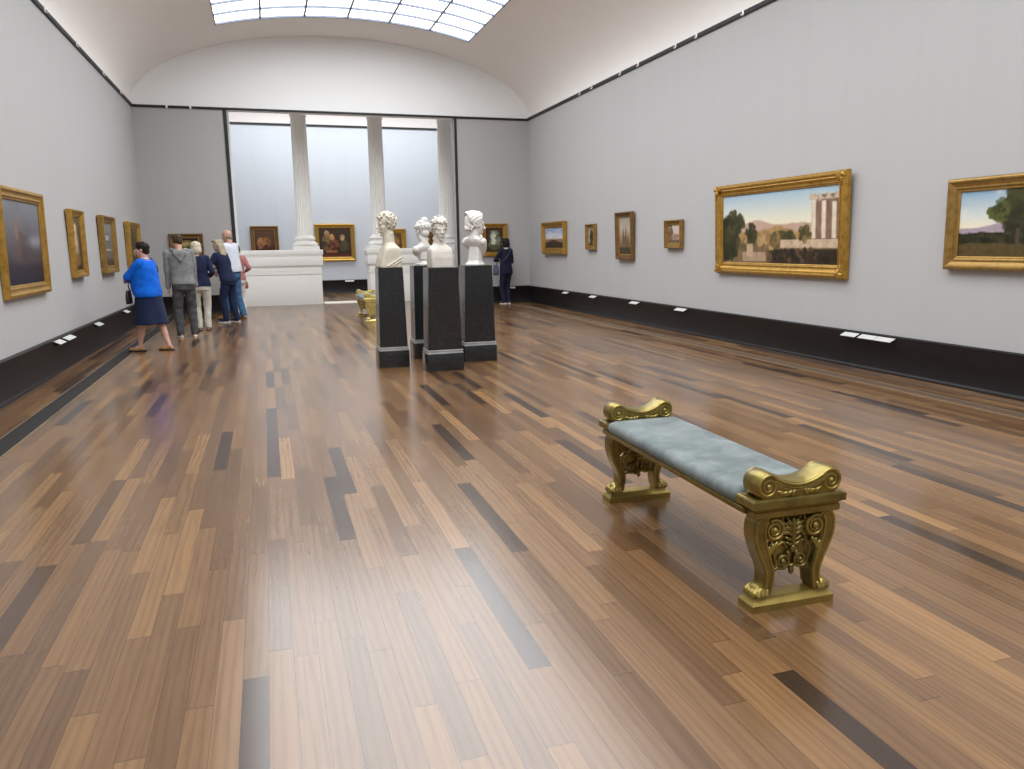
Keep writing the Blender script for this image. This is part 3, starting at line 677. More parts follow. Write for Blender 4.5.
def bust(kind, loc_, rz, label, mat):
    t_ = thing('portrait_bust', label, 'bust', loc_, rz)
    T = lambda z, s, yaw=0, pitch=0, y=0: Matrix.Translation((0, y, z)) @ Matrix.Rotation(rad(yaw), 4, 'Z') @ Matrix.Rotation(rad(pitch), 4, 'X') @ Matrix.Diagonal((s, s, s, 1))
    rr = random.Random(len(label))
    if kind in ('herm', 'herm_front'):
        bm = B(); w = .143
        if kind == 'herm':
            secs = [(0, -.143, .143, w, 7), (.02, -.143, .143, w, 7), (.10, -.128, .145, w, 7), (.17, -.105, .146, w, 6), (.215, -.088, .144, w, 5), (.245, -.076, .132, w*.95, 4), (.272, -.066, .108, w*.78, 2.8), (.31, -.058, .085, w*.52, 2.1)]
        else:
            secs = [(0, -.12, .12, w, 7), (.02, -.12, .12, w, 7), (.12, -.118, .12, w, 7), (.19, -.105, .118, w, 6), (.222, -.092, .108, w*.97, 5), (.245, -.078, .098, w*.86, 3.2), (.268, -.064, .088, w*.66, 2.4), (.30, -.052, .08, w*.48, 2)]
        loft(bm, [ering((0, (y0+y1)/2, z), ww, (y1-y0)/2, 36, pw) for z, y0, y1, ww, pw in secs])
        zc = .388 if kind == 'herm' else .318
        rcone(bm, (0, .018, .22), (0, .008, zc+.04), .082, .072)
        for k in (-1, 1): rcone(bm, (k*.056, .035, zc+.03), (k*.014, -.058, .245), .022, .018); rcone(bm, (k*.02, -.062, .238), (k*.115, -.03, .232), .016, .014)
        if kind == 'herm':   # drapery folds across the cut sides
            for k in (-1, 1):
                tube(bm, [(k*.143, .142, .135), (k*.146, .06, .085), (k*.147, -.03, .035), (k*.146, -.06, .015)], [.008]*4, 8); tube(bm, [(k*.143, .143, .10), (k*.145, .07, .055), (k*.146, .0, .015)], [.006]*3, 8)
        S = .272 if kind == 'herm' else .252
        Th = T(zc, S, 0, 4, -.012); head_prims(bm, Th)
        remeshed('torso', bm, .0045, mat, t_, 3)
        bm = B(); base = Th @ V((0, .08, .69)); r3 = Th.to_3x3().normalized()
        ellipsoid(bm, base, (.345*S, .40*S, .35*S), r3); ellipsoid(bm, Th @ V((0, .24, .45)), (.27*S, .24*S, .25*S), r3)
        if kind == 'herm_front': ellipsoid(bm, Th @ V((0, .0, .92)), (.30*S, .34*S, .22*S), r3)
        for k in range(330):
            u = rr.uniform(-1, 1); ph = rr.uniform(0, 2*PI); z = u; rad_ = math.sqrt(1-z*z); x, y = rad_*math.cos(ph), rad_*math.sin(ph)
            if y < -.30 and z < .40: continue          # face stays free
            if y < .12 and z < -.22: continue
            if z < -.86: continue
            hg = 1.0 if kind == 'herm' else 1.0+.24*max(0, z)
            p = Th @ V((x*.37, .08+y*.43, .67+z*.40*hg))
            q = rr.uniform(.012, .021); pts = []
            nrm = (p-base).normalized(); tx = nrm.orthogonal().normalized(); ty = nrm.cross(tx); a0 = rr.uniform(0, 6)
            for j in range(6): a = a0+j*.95; pts.append(p+(tx*math.cos(a)+ty*math.sin(a))*q*.7+nrm*.006*j*.6)
            tube(bm, pts, [q*.30, q*.42, q*.48, q*.48, q*.4, q*.25], 7)
        remeshed('curled_hair', bm, .0042, mat, t_, 1)
    else:
        tn = kind == 'turned'; W = .178 if tn else .160; zs = .335 if tn else .245; S = .30 if tn else .262; zc = .372 if tn else .322
        bm = B(); hz = .235 if tn else .14
        secs = [(zs+.05, .066, .062, .014), (zs+.028, .085, .066, .014), (zs+.008, W*.82, .072, .012), (zs-.02, W*.98, .074, .004), (zs-.05, W*1.0, .074, -.008), (zs-.08, W*.93, .072, -.022)]
        secs += [(zs-.08-(hz-.08)*f, W*(.93-.68*f**1.4), .072-.042*f, -.022-(.10 if tn else .05)*f) for f in (.25, .5, .75, 1)]
        loft(bm, [ering((0, y, z), aa, bb, 32, 2.4) for z, aa, bb, y in secs])
        for k in (-1, 1): ellipsoid(bm, (k*W*.8, .01, zs-.03), (.042, .055, .05)); ellipsoid(bm, (k*.06, -.07, zs-.075), (.06, .03, .045))
        if tn:      # cloth edge falling over the chest
            tube(bm, smooth_pts([(-.15, .05, zs+.005), (-.10, .0, zs+.04), (-.05, -.07, zs-.02), (.0, -.12, zs-.11), (.02, -.125, zs-.19)], 5), .016, 9); tube(bm, smooth_pts([(.15, .05, zs+.0), (.10, -.02, zs+.03), (.06, -.085, zs-.04), (.03, -.12, zs-.14), (.0, -.125, zs-.21)], 5), .014, 9)
        rcone(bm, (0, .018, zs), (0, .006, zc+.05), .070, .062)
        for k in (-1, 1): rcone(bm, (k*.052, .035, zc+.03), (k*.014, -.05, zs+.02), .019, .016)
        Th = T(zc, S, -38 if tn else 6, 5, -.01); head_prims(bm, Th)
        remeshed('torso', bm, .0045, mat, t_, 3)
        bm = B()
        if tn: loft(bm, [ering((0, .0, 0), .110, .100, 28, 6), ering((0, .0, .02), .110, .10, 28, 6), ering((0, .0, .026), .10, .085, 28, 6), ering((0, .0, .06), .088, .06, 28, 5), ering((0, -.01, zs-.02), .075, .045, 28, 4)])
        else: loft(bm, [ering((0, 0, z), r, r*.9, 28, p) for z, r, p in ((0, .105, 6), (.025, .105, 6), (.03, .085, 2), (.045, .085, 2), (.055, .066, 2), (.075, .062, 2), (.085, .072, 4), (.18, .07, 4))])
        remeshed('socle', bm, .0045, mat, t_, 1)
        bm = B(); r3 = Th.to_3x3().normalized()
        ellipsoid(bm, Th @ V((0, .10, .71)), (.35*S, .41*S, .345*S), r3); ellipsoid(bm, Th @ V((0, .26, .42)), (.24*S, .20*S, .24*S), r3)
        if tn:
            for k in range(34):     # locks swept round the skull
                a = -1.95+3.9*k/33; pts = []
                for j in range(9):
                    b = -.85+1.95*j/8; pts.append(Th @ V((.375*math.sin(a)*math.cos(b*.45)+.014*math.sin(j*2.2+k*1.7), .10+.45*math.sin(b)*math.cos(a*.5), .70+.385*math.cos(a)*math.cos(b*.72)+.012*math.cos(j*2+k))))
                tube(bm, pts, [.008, .011, .012, .012, .012, .011, .011, .010, .006], 7)
            for k in range(60): 
                a = rr.uniform(-1.2, 1.2); ellipsoid(bm, Th @ V((.33*math.sin(a), .06+.40*math.cos(a), rr.uniform(.26, .60))), (.014, .014, .016))
            for q in (-1, 1):
                for k in range(8): ellipsoid(bm, Th @ V((q*.32, -.12+.045*k, .50+.05*math.sin(k*2))), (.014, .016, .02))
        else:
            for k in range(16):
                a = 2*PI*k/16; pts = [Th @ V((.375*math.cos(a)*c_, .12+.425*math.sin(a)*c_, .70+.36*s2)) for c_, s2 in ((1, -.1), (.92, .35), (.7, .72), (.35, .98))]
                tube(bm, pts, [.010, .012, .012, .010], 7)
            ellipsoid(bm, Th @ V((0, .30, 1.04)), (.19*S, .18*S, .18*S), r3); ellipsoid(bm, Th @ V((-.17, .24, .95)), (.15*S, .15*S, .13*S), r3); ellipsoid(bm, Th @ V((.17, .24, .95)), (.15*S, .15*S, .13*S), r3)
            tube(bm, [Th @ V((.385*math.cos(a), .08+.415*math.sin(a), .76+.05*math.sin(a))) for a in [2*PI*i/24 for i in range(25)]], .009, 7)
        remeshed('hair', bm, .0042, mat, t_, 1)
    return t_
ZP = 1.262
bust('herm', (1.485, 9.80, ZP), rad(-80), 'cream marble bust of curly haired head in left profile, leftmost of four', M['plaster_bust'])
bust('small', (2.06, 10.42, ZP), rad(-158), 'white marble bust with knotted hair, seen from behind between the others', M['marble_cool'])
bust('herm_front', (2.04, 9.29, ZP), rad(6), 'marble bust with high curly hair facing the camera, on nearest pedestal', M['marble'])
bust('turned', (2.64, 9.87, ZP), rad(130), 'white marble bust turned away to the right, rightmost of four', M['marble_cool'])

# ------------------------------------------------------------------ bench
def spiral(c, r0, r1, turns, a0, y, n=40, sgn=1):
    return [(c[0]+(r0+(r1-r0)*i/n)*math.cos(a0+sgn*2*PI*turns*i/n), y, c[1]+(r0+(r1-r0)*i/n)*math.sin(a0+sgn*2*PI*turns*i/n)) for i in range(n+1)]
def make_bench(label, loc_, rz, gd, gb):
    t_ = thing('gilt_bench', label, 'bench', loc_, rz, None)
    L2 = .775; ED = .106          # half length to outer face, thickness of an end
    # seat frame
    bm = B()
    for s in (-1, 1):
        box(bm, (s*.205-.014, -L2+ED*.6, .418), (s*.205+.014, L2-ED*.6, .434), .003); box(bm, (s*.212-.012, -L2+ED*.6, .432), (s*.212+.012, L2-ED*.6, .446), .004)
    box(bm, (-.2, -L2+ED*.6, .415), (.2, L2-ED*.6, .432)); obj('seat_frame', bm, gd, t_)
    # cushion
    bm = B(); rings = []; hx, hy = .222, L2-ED-.004; nseg = 40
    def rr_(sx_, sy_, z, r=.03):
        pts = []
        for cx, cy, a0 in ((sx_-r, sy_-r, 0), (-sx_+r, sy_-r, 90), (-sx_+r, -sy_+r, 180), (sx_-r, -sy_+r, 270)):
            for k in range(6): a = rad(a0+k*18); pts.append((cx+r*math.cos(a), cy+r*math.sin(a), z))
        return pts
    for z, i in ((.444, .012), (.446, .004), (.456, -.002), (.474, -.004), (.488, .0), (.500, .010), (.507, .024), (.511, .05), (.514, .09)): rings.append(rr_(hx-i, hy-i*.8, z, max(.012, .03-i*.2)))
    loft(bm, rings); 
    obj('cushion', bm, M['velvet'], t_, ang=60)
    for e in (-1, 1):
        yo = e*L2; yi = e*(L2-ED); ym = (yo+yi)/2; lo, hi = min(yo, yi), max(yo, yi)
        # plinth under the paws
        bm = B()
        loft(bm, [[(sx_*(.199-i), (hi-ym-i+.0)*sy_+ym, z) for sx_, sy_ in ((-1, -1), (1, -1), (1, 1), (-1, 1))] for z, i in ((0, 0), (.030, 0), (.036, .006), (.044, .014), (.050, .018), (.057, .020))])
        obj('plinth', bm, gb, t_, ang=25)
        # cornice
        bm = B()
        loft(bm, [[(sx_*(.193+i*.72), (hi-ym+i*.42-.004)*sy_+ym, z) for sx_, sy_ in ((-1, -1), (1, -1), (1, 1), (-1, 1))] for z, i in ((.408, .004), (.412, .012), (.436, .012), (.438, .004), (.443, .006), (.449, .014), (.453, .026), (.454, .040), (.482, .040), (.488, .034), (.490, .024), (.493, .022))])
        obj('cornice', bm, gd, t_, ang=25)
        # scrolled arm rest
        out = []
        cx, cz, r = .150, .5445, .057
        for k in range(15): a = rad(-80+k*(215/14)); out.append((cx+r*math.cos(a), cz+r*math.sin(a)))
        top = smooth_pts([(out[-1][0], 0, out[-1][1]), (.078, 0, .571), (.035, 0, .558), (0, 0, .555)], 6)[1:]
        out += [(p.x, p.z) for p in top]
        full = out+[(-x, z) for x, z in out[::-1][1:]]
        ring = lambda y, s: [(x*(1-s*.05), y, .49+(z-.49)*(1-s*.08)+.0*s) for x, z in full]
        ys = [(lo, 1), (lo+.006, .35), (lo+.014, 0), (hi-.014, 0), (hi-.006, .35), (hi, 1)]
        bm = B(); loft(bm, [ring(y, s) for y, s in ys]); arm = obj('arm_rest', bm, gd, t_, ang=35)
        bm = B()
        for yy, sg in ((yo, e), (yi, -e)):
            yy = yy+sg*.001
            for s in (-1, 1):
                tube(bm, [(s*x, y, z) for x, y, z in spiral((cx, cz), .050, .010, 2.1, rad(150), yy, 48, -1)], [.0065-.0025*i/48 for i in range(49)], 7)
                ellipsoid(bm, (s*cx, yy, cz), (.012, .011, .012))
            for off, rad_ in ((.010, .006), (.023, .0045), (.034, .004)):
                pts = smooth_pts([(-.125, yy, .592-off), (-.078, yy, .568-off), (-.035, yy, .555-off), (0, yy, .552-off), (.035, yy, .555-off), (.078, yy, .568-off), (.125, yy, .592-off)], 6); tube(bm, pts, rad_, 7)
            for s in (-1, 1):
                for k in range(4):
                    rot = Matrix.Rotation(s*rad(-25+k*28), 3, 'Y'); ellipsoid(bm, (s*(.085-.018*k), yy, .512-.001*k), (.024-.002*k, .008, .009), rot, 10, 6)
        obj('scroll_carving', bm, gb, arm)
        # back panel web joining the legs
        for s in (-1, 1):
            cl = smooth_pts([(.140, 0, .412), (.163, 0, .378), (.166, 0, .325), (.150, 0, .265), (.126, 0, .205), (.112, 0, .15), (.117, 0, .10), (.128, 0, .062)], 6)
            wd = np.interp(np.linspace(0, 1, len(cl)), [0, .15, .3, .5, .7, .85, 1], [.050, .058, .058, .050, .040, .036, .044])
            T_ = frames_along(cl); rings = []
            for p, tt, w_ in zip(cl, T_, wd):
                nn = V((tt.z, 0, -tt.x)); a = p+nn*w_/2; b = p-nn*w_/2; y0_, y1_ = lo+.012, hi-.012; c = .008
                rings.append([(s*(a.x-nn.x*c), y0_, a.z-nn.z*c), (s*a.x, y0_+c, a.z), (s*a.x, y1_-c, a.z), (s*(a.x-nn.x*c), y1_, a.z-nn.z*c), (s*(b.x+nn.x*c), y1_, b.z+nn.z*c), (s*b.x, y1_-c, b.z), (s*b.x, y0_+c, b.z), (s*(b.x+nn.x*c), y0_, b.z+nn.z*c)])
            bm = B(); loft(bm, rings)
            # volute at the top of the leg
            vc = (.098, .348)
            prism(bm, [(s*(vc[0]+.050*math.cos(2*PI*i/28)), vc[1]+.050*math.sin(2*PI*i/28)) for i in range(28)], lambda a, b, d: (a, d, b), lo+.02, hi-.02)
            leg = obj('leg', bm, gd, t_, ang=40)
            bm = B()
            for yy, sg in ((yo-e*.012, e), (yi+e*.012, -e)):
                tube(bm, [(s*x, y, z) for x, y, z in spiral(vc, .047, .008, 2.3, rad(60), yy-sg*.004, 50, 1)], [.0075-.003*i/50 for i in range(51)], 7)
                ellipsoid(bm, (s*vc[0], yy-sg*.002, vc[1]), (.014, .012, .014))
                for side in (-1, 1):
                    pts = [];
                    for p, tt, w_ in zip(cl, T_, wd): nn = V((tt.z, 0, -tt.x)); q = p+nn*side*w_*.36; pts.append((s*q.x, yy, q.z))
                    tube(bm, pts[2:-2], .0055, 7)
                for k in range(3):
                    rot = Matrix.Rotation(s*rad(-35+30*k), 3, 'Y'); ellipsoid(bm, (s*(.094+.012*k), yy-sg*.004, .282-.010*k), (.010, .010, .022), rot, 10, 6)
            obj('volute_carving', bm, gb, leg)
            # lion paw
            bm = B()
            for yy, sg in ((lo, -1), (hi, 1)):
                pass
            ellipsoid(bm, (s*.142, ym, .082), (.036, ED/2-.012, .030))
            for k in range(4):
                yk = lo+.024+k*(hi-lo-.048)/3; rcone(bm, (s*.150, yk, .088), (s*.176, yk, .074), .016, .015, 10); rcone(bm, (s*.178, yk, .074), (s*.186, yk, .064), .0125, .008, 8)
            for yy in (lo+.016, hi-.016):
                for k in range(3): rcone(bm, (s*(.125+.018*k), yy, .085), (s*(.128+.020*k), yy+(.010 if yy > ym else -.010), .070), .012, .010, 8)
            remeshed('paw', bm, .0035, gb, leg, 2)
        # central openwork ornament: palmette, twin scrolls, bud
        bm = B()
        for yy, sg in ((yo-e*.030, e), (yi+e*.030, -e)):
            for k in range(-4, 5):
                a = rad(k*21); Lk = .060-.003*abs(k); c0 = V((math.sin(a)*Lk*.62, yy, .322+math.cos(a)*Lk*.62)); ellipsoid(bm, c0, (.011, .012, Lk*.58), Matrix.Rotation(a, 3, 'Y'), 10, 7)
            for k in range(5):
                for s in (-1, 1): ellipsoid(bm, (s*(.018+.004*(k % 2)), yy+sg*.006, .365-.022*k), (.022, .009, .0075), Matrix.Rotation(s*rad(-28), 3, 'Y'), 10, 6)
            ellipsoid(bm, (0, yy+sg*.004, .32), (.012, .014, .06)); ellipsoid(bm, (0, yy+sg*.004, .255), (.016, .014, .018))
            for k in range(14):
                a = rad(-150+k*300/13); ellipsoid(bm, (.054*math.sin(a), yy, .328+.074*math.cos(a)), (.0075, .008, .0075), None, 8, 6)
            for s in (-1, 1):
                tube(bm, [(s*x, y, z) for x, y, z in spiral((.043, .200), .036, .006, 2.0, rad(20), yy, 44, -1)], [.0078-.0035*i/44 for i in range(45)], 7)
                ellipsoid(bm, (s*.043, yy, .200), (.011, .012, .011))
                tube(bm, smooth_pts([(s*.079, yy, .205), (s*.088, yy, .24), (s*.075, yy, .272), (s*.048, yy, .285), (s*.03, yy, .265)], 6), .0075, 7)
                tube(bm, smooth_pts([(s*.052, yy, .395), (s*.06, yy, .36), (s*.058, yy, .32), (s*.066, yy, .285)], 6), .006, 7)
                ellipsoid(bm, (s*.02, yy, .232), (.010, .011, .014)); ellipsoid(bm, (s*.075, yy, .172), (.018, .009, .008), Matrix.Rotation(s*rad(25), 3, 'Y'), 10, 6)
            ellipsoid(bm, (0, yy, .158), (.012, .011, .020)); ellipsoid(bm, (0, yy, .178), (.016, .012, .010))
        # web plate between both faces, cut to the ornament outline
        pl = [(-.075, .412), (-.058, .34), (-.07, .27), (-.078, .21), (-.06, .172), (-.02, .165), (0, .160), (.02, .165), (.06, .172), (.078, .21), (.07, .27), (.058, .34), (.075, .412)]
        prism(bm, pl[::-1], lambda a, b, d: (a, d, b), lo+.040, hi-.040)
        obj('carved_ornament', bm, gd, t_, ang=40)
    return t_
make_bench('gilt carved bench with grey blue velvet cushion, standing in the foreground', (2.033, 3.265, 0), rad(-1.0), M['gold_bench'], M['gold_bench_bright'])
make_bench('distant gilt bench with pale cushion beside the leftmost black pedestal', (2.07, 16.5, 0), 0, M['gold_light'], M['gold_light'])

# ------------------------------------------------------------------ people
def ik(a, b, l1, l2, hint):
    a, b = V(a), V(b); d = b-a; D = min(d.length, (l1+l2)*.999); u = d.normalized()
    x = (l1*l1-l2*l2+D*D)/(2*D); h = math.sqrt(max(0, l1*l1-x*x)); hn = V(hint)-u*V(hint).dot(u); hn.normalize()
    return a+u*x+hn*h
def person(label, loc_, rz, Ht, feet, hands, head=(0, 0), lean=(0, 0), wide=1., top=None, bottom=None, skirt=None, shoe=None, hair=None, hair_mat=None, skin=None, sleeve=1., hood=None, collar=None, hips=1., belly=0., topzb=.47, bulk=1., neck=.012):
    """local frame: faces -y, +x is the person's left"""
    t_ = thing('person', label, 'person', loc_, rz)
    k = Ht/1.75; lx, ly = lean
    def sway(z): f = max(0, z-.9*k)/(.85*k); return V((lx*f, ly*f, 0))
    def P(x, y, z): return V((x*k, y*k, z*k))+sway(z*k)
    mid = V(((feet[0][0]+feet[1][0])/2, (feet[0][1]+feet[1][1])/2, 0))
    hipc = V((mid.x*.85, mid.y*.85, 0))
    S = {}
    for i, s in ((0, 1), (1, -1)):
        S['hip%d' % i] = V((s*.088*k*hips, 0, .90*k))+hipc*.6; S['ank%d' % i] = V((feet[i][0], feet[i][1], .085*k+(feet[i][3] if len(feet[i]) > 3 else 0)))
        yaw = rad(feet[i][2]); fw = V((math.sin(yaw), -math.cos(yaw), 0)); S['fw%d' % i] = fw
        S['kne%d' % i] = ik(S['hip%d' % i], S['ank%d' % i], .43*k, .40*k, fw)
        S['sh%d' % i] = P(s*.178*wide, .012, 1.425); S['wr%d' % i] = V(hands[i][0])
        S['el%d' % i] = ik(S['sh%d' % i], S['wr%d' % i], .30*k, .265*k, hands[i][1])
    base = hipc*.6
    def torso(bm, infl=0., z0=.86, z1=1.47, bel=0.):
        data = [(.80, .150*hips, .105, .012), (.86, .165*hips, .115, .012), (.95, .160*hips, .112, .01), (1.05, .142*(hips+1)/2, .104, 0), (1.15, .146*wide, .108, -.004), (1.27, .162*wide, .118, -.004), (1.36, .165*wide, .108, .006), (1.42, .150*wide, .088, .014), (1.47, .090, .066, .018), (1.51, .058, .058, .018)]
        rings = []
        zs = [z for z in np.linspace(z0, z1, 12)]
        for z in zs:
            a = np.interp(z, [d[0] for d in data], [d[1] for d in data]); b = np.interp(z, [d[0] for d in data], [d[2] for d in data]); yo = np.interp(z, [d[0] for d in data], [d[3] for d in data])
            bb = bel*math.exp(-((z-1.05)/.16)**2)
            c = P(0, yo-bb*.35, z)+base*max(0, min(1, (1.5-z)/.6)); rings.append(ering(c, (a*bulk+infl+bb*.6)*k, (b*bulk+infl+bb)*k, 24, 2.3))
        loft(bm, rings)
    hT = Matrix.Translation(P(0, -.016, 1.522-neck)) @ Matrix.Rotation(rad(head[0]), 4, 'Z') @ Matrix.Rotation(rad(head[1]), 4, 'X') @ Matrix.Diagonal((.236*k, .236*k, .236*k, 1))
    # ---- body: one continuous surface
    bm = B(); torso(bm)
    rcone(bm, P(0, .022, 1.42), hT @ V((0, .09, .28)), .06*k, .054*k); head_prims(bm, hT)
    for i, s in ((0, 1), (1, -1)):
        h, kn, an, fw = S['hip%d' % i], S['kne%d' % i], S['ank%d' % i], S['fw%d' % i]
        rcone(bm, h+V((0, .01, -.02)), kn, .084*k*bulk, .054*k*bulk); rcone(bm, kn, an, .052*k*bulk, .034*k); cm = kn.lerp(an, .3)-fw*.018*k; rcone(bm, kn.lerp(an, .12)-fw*.01, kn.lerp(an, .55)-fw*.006, .05*k*bulk, .042*k*bulk)
        rcone(bm, an+V((0, 0, -.045*k))-fw*.03*k, an+V((0, 0, -.052*k))+fw*.13*k, .034*k, .026*k); rcone(bm, an, an+fw*.08*k+V((0, 0, -.045*k)), .036*k, .03*k)
        sh, el, wr = S['sh%d' % i], S['el%d' % i], S['wr%d' % i]
        rcone(bm, sh, el, .050*k*bulk, .040*k); rcone(bm, el, wr, .040*k, .026*k)
        d = (wr-el).normalized(); d = (d+V(hands[i][2])*.9).normalized() if len(hands[i]) > 2 else d
        n_ = V((-s, 0, 0)); n_ = (n_-d*n_.dot(d)); n_ = n_.normalized() if n_.length > .1 else V((0, -1, 0)); sd = d.cross(n_)*(1 if i == 0 else -1)
        if sd.dot(V((0, -1, .2))) < 0: sd = -sd
        rot = Matrix((sd, n_, d)).transposed()
        ellipsoid(bm, wr+d*.052*k, (.041*k, .017*k, .052*k), rot)
        for f_, (off, ln) in enumerate(((.030, .072), (.010, .082), (-.011, .076), (-.030, .060))):
            p0 = wr+d*.088*k+sd*off*k; c1 = (d+n_*(.22+.05*f_)).normalized(); c2 = (d+n_*(.7+.06*f_)).normalized(); p1 = p0+c1*ln*.5*k; p2 = p1+c2*ln*.5*k
            rcone(bm, p0-d*.01, p1, .0095*k, .0088*k, 8); rcone(bm, p1, p2, .0088*k, .0075*k, 8)
        p0 = wr+d*.03*k+sd*.032*k; p1 = p0+(sd*.8+d*.6+n_*.3).normalized()*.042*k; p2 = p1+(d+n_*.45+sd*.2).normalized()*.034*k; rcone(bm, p0, p1, .0125*k, .0105*k, 8); rcone(bm, p1, p2, .0105*k, .0085*k, 8)
    inv = np.array(hT.inverted())
    def mf(ce):
        q = ce@inv[:3, :3].T+inv[:3, 3]; m = np.zeros(len(ce)); front = q[:, 1] < -.24
        m[front & (np.abs(np.abs(q[:, 0])-.12) < .05) & (np.abs(q[:, 2]-.525) < .03)] = 1
        m[front & (np.abs(np.abs(q[:, 0])-.12) < .075) & (np.abs(q[:, 2]-.62) < .018)] = 1
        m[front & (np.abs(q[:, 0]) < .085) & (np.abs(q[:, 2]-.235) < .045)] = 2; return m
    remeshed('body', bm, .0065, [M[skin or 'skin'], M['eye'], M['lip']], t_, 2, None, mf)
    # ---- top
    if top:
        bm = B(); torso(bm, .025, topzb*1.75, 1.468, belly)
        for i in (0, 1):
            sh, el, wr = S['sh%d' % i], S['el%d' % i], S['wr%d' % i]; e2 = el.lerp(wr, sleeve)
            rcone(bm, sh+V((0, 0, -.005)), el, .066*k*bulk, .054*k*bulk); rcone(bm, el, e2-(wr-el).normalized()*.02, .054*k*bulk, .042*k)
            rcone(bm, P((1 if i == 0 else -1)*.06, .016, 1.44), sh, .056*k, .062*k)
        remeshed('top', bm, .009, top, t_, 4, waves(.0042, (26, 26, 34), int(Ht*1000) % 91))
    if hood:
        bm = B()
        pts = smooth_pts([P(-.085, -.075, 1.455), P(-.115, -.0, 1.475), P(-.085, .085, 1.465), P(0, .125, 1.44), P(.085, .085, 1.465), P(.115, 0, 1.475), P(.085, -.075, 1.455)], 5)
        tube(bm, pts, [.036*k]*len(pts), 10); ellipsoid(bm, P(0, .135, 1.40), (.115*k, .055*k, .075*k)); rcone(bm, P(-.07, .13, 1.42), P(0, .16, 1.31), .045*k, .032*k); rcone(bm, P(.07, .13, 1.42), P(0, .16, 1.31), .045*k, .032*k)
        remeshed('hood', bm, .009, hood, t_, 3, waves(.003, (40, 40, 40), 5))
    if collar:
        bm = B(); pts = [P(.068*math.cos(a), .012+.066*math.sin(a), 1.478+.014*math.sin(a)) for a in [2*PI*i/20 for i in range(21)]]; tube(bm, pts, .017*k, 8, False); obj('collar', bm, collar, t_, ang=None)
    # ---- bottom
    if bottom:
        bm = B(); torso(bm, .010, .80, 1.0)
        for i in (0, 1):
            h, kn, an = S['hip%d' % i], S['kne%d' % i], S['ank%d' % i]
            rcone(bm, h+V((0, .008, .0)), kn, .098*k*bulk, .074*k*bulk); rcone(bm, kn, an+V((0, 0, -.005)), .074*k*bulk, .062*k)
        ellipsoid(bm, base+V((0, .035*k, .845*k)), (.125*k*hips, .07*k, .09*k))
        remeshed('trousers', bm, .009, bottom, t_, 4, waves(.004, (24, 24, 40), int(Ht*777) % 83))
    if skirt:
        bm = B(); rings = []
        kn0, kn1 = S['kne0'], S['kne1']; kc = (kn0+kn1)/2; span = (kn0-kn1).length/2
        for z, a, b in ((1.10, .140, .105), (1.02, .154, .118), (.97, .170, .132), (.88, .190, .148), (.76, .200, .155), (.62, .212, .165), (.52, .222, .178), (.455, .228, .185), (.452, .215, .17)):
            f = (1.02-z)/.57; c = base*(1-f*.5)+V((kc.x, kc.y, 0))*f*.7; rings.append([(x, y*(1+.0*f)+0, z*k) for x, y, _ in ering((c.x, c.y, 0), (a*hips*max(1, bulk*.93))*k, (b*hips*1.02+.10*span*f*3)*k, 40)])
        loft(bm, rings); remeshed('skirt', bm, .009, skirt, t_, 2, waves(.006, (34, 34, 8), 3))
    # ---- shoes
    for i in (0, 1):
        an, fw = S['ank%d' % i], S['fw%d' % i]; z0 = an.z-.085*k; sd = V((fw.y, -fw.x, 0)); c = V((an.x, an.y, z0))+fw*.05*k
        def sring(z, grow):
            pts = []
            for j in range(24):
                a = 2*PI*j/24; u = math.cos(a); v_ = math.sin(a); wv = .044*(1-.18*max(0, -u))*(1+.08*u); pts.append(c+fw*(u*(.135+grow)*k)+sd*(v_*(wv+grow)*k)+V((0, 0, z)))
            return pts
        bm = B(); loft(bm, [sring(0, -.004), sring(.006, .002), sring(.020*k, .002), sring(.024*k, -.003)]); sole = obj('sole', bm, shoe[1], t_)
        bm = B(); rcone(bm, c-fw*.075*k+V((0, 0, .045*k)), c+fw*.085*k+V((0, 0, .036*k)), .038*k, .034*k)
        if shoe[2]: rcone(bm, c-fw*.07*k+V((0, 0, .05*k)), c-fw*.055*k+V((0, 0, .085*k)), .042*k, .043*k); rcone(bm, c-fw*.03*k+V((0, 0, .07*k)), c+fw*.05*k+V((0, 0, .045*k)), .036*k, .034*k)
        ellipsoid(bm, c+fw*.02*k+V((0, 0, .028*k)), (.05*k, .05*k, .018*k)); remeshed('shoe', bm, .006, shoe[0], t_, 2)
    # ---- hair
    if hair:
        bm = B(); s = .236*k; r3 = hT.to_3x3().normalized()
        def E(c, r): ellipsoid(bm, hT @ V(c), tuple(x*s for x in r), r3)
        if hair == 'short':
            E((0, .09, .71), (.37, .43, .37)); E((0, .22, .48), (.31, .29, .32)); E((0, -.12, .91), (.26, .24, .15))
            for q in (-1, 1): E((q*.27, .04, .60), (.07, .16, .15))
        elif hair == 'crop':
            E((0, .10, .72), (.335, .39, .33)); E((0, .20, .54), (.29, .29, .30)); E((0, -.12, .90), (.24, .22, .15)); E((0, .25, .40), (.20, .17, .16))
            for q in (-1, 1): E((q*.28, .08, .58), (.07, .18, .20))
        elif hair == 'bob':
            E((0, .09, .70), (.44, .48, .42)); E((0, .22, .36), (.43, .37, .42)); E((0, -.12, .93), (.26, .22, .14))
            for q in (-1, 1): E((q*.30, .06, .40), (.11, .26, .38))
        elif hair == 'long':
            E((0, .09, .70), (.40, .46, .39)); E((0, -.12, .92), (.24, .20, .13))
            for q in (-1, 1): E((q*.27, .06, .45), (.10, .24, .42))
            for q in range(-3, 4): rcone(bm, hT @ V((q*.10, .36-.02*abs(q), .50)), hT @ V((q*.11, .66-.03*abs(q), -.95+.06*abs(q))), .19*s, .11*s)
            E((0, .34, .25), (.38, .26, .52))
        elif hair == 'fringe':
            E((0, .24, .38), (.255, .215, .20))
            for q in (-1, 1): E((q*.275, .16, .42), (.05, .16, .14))
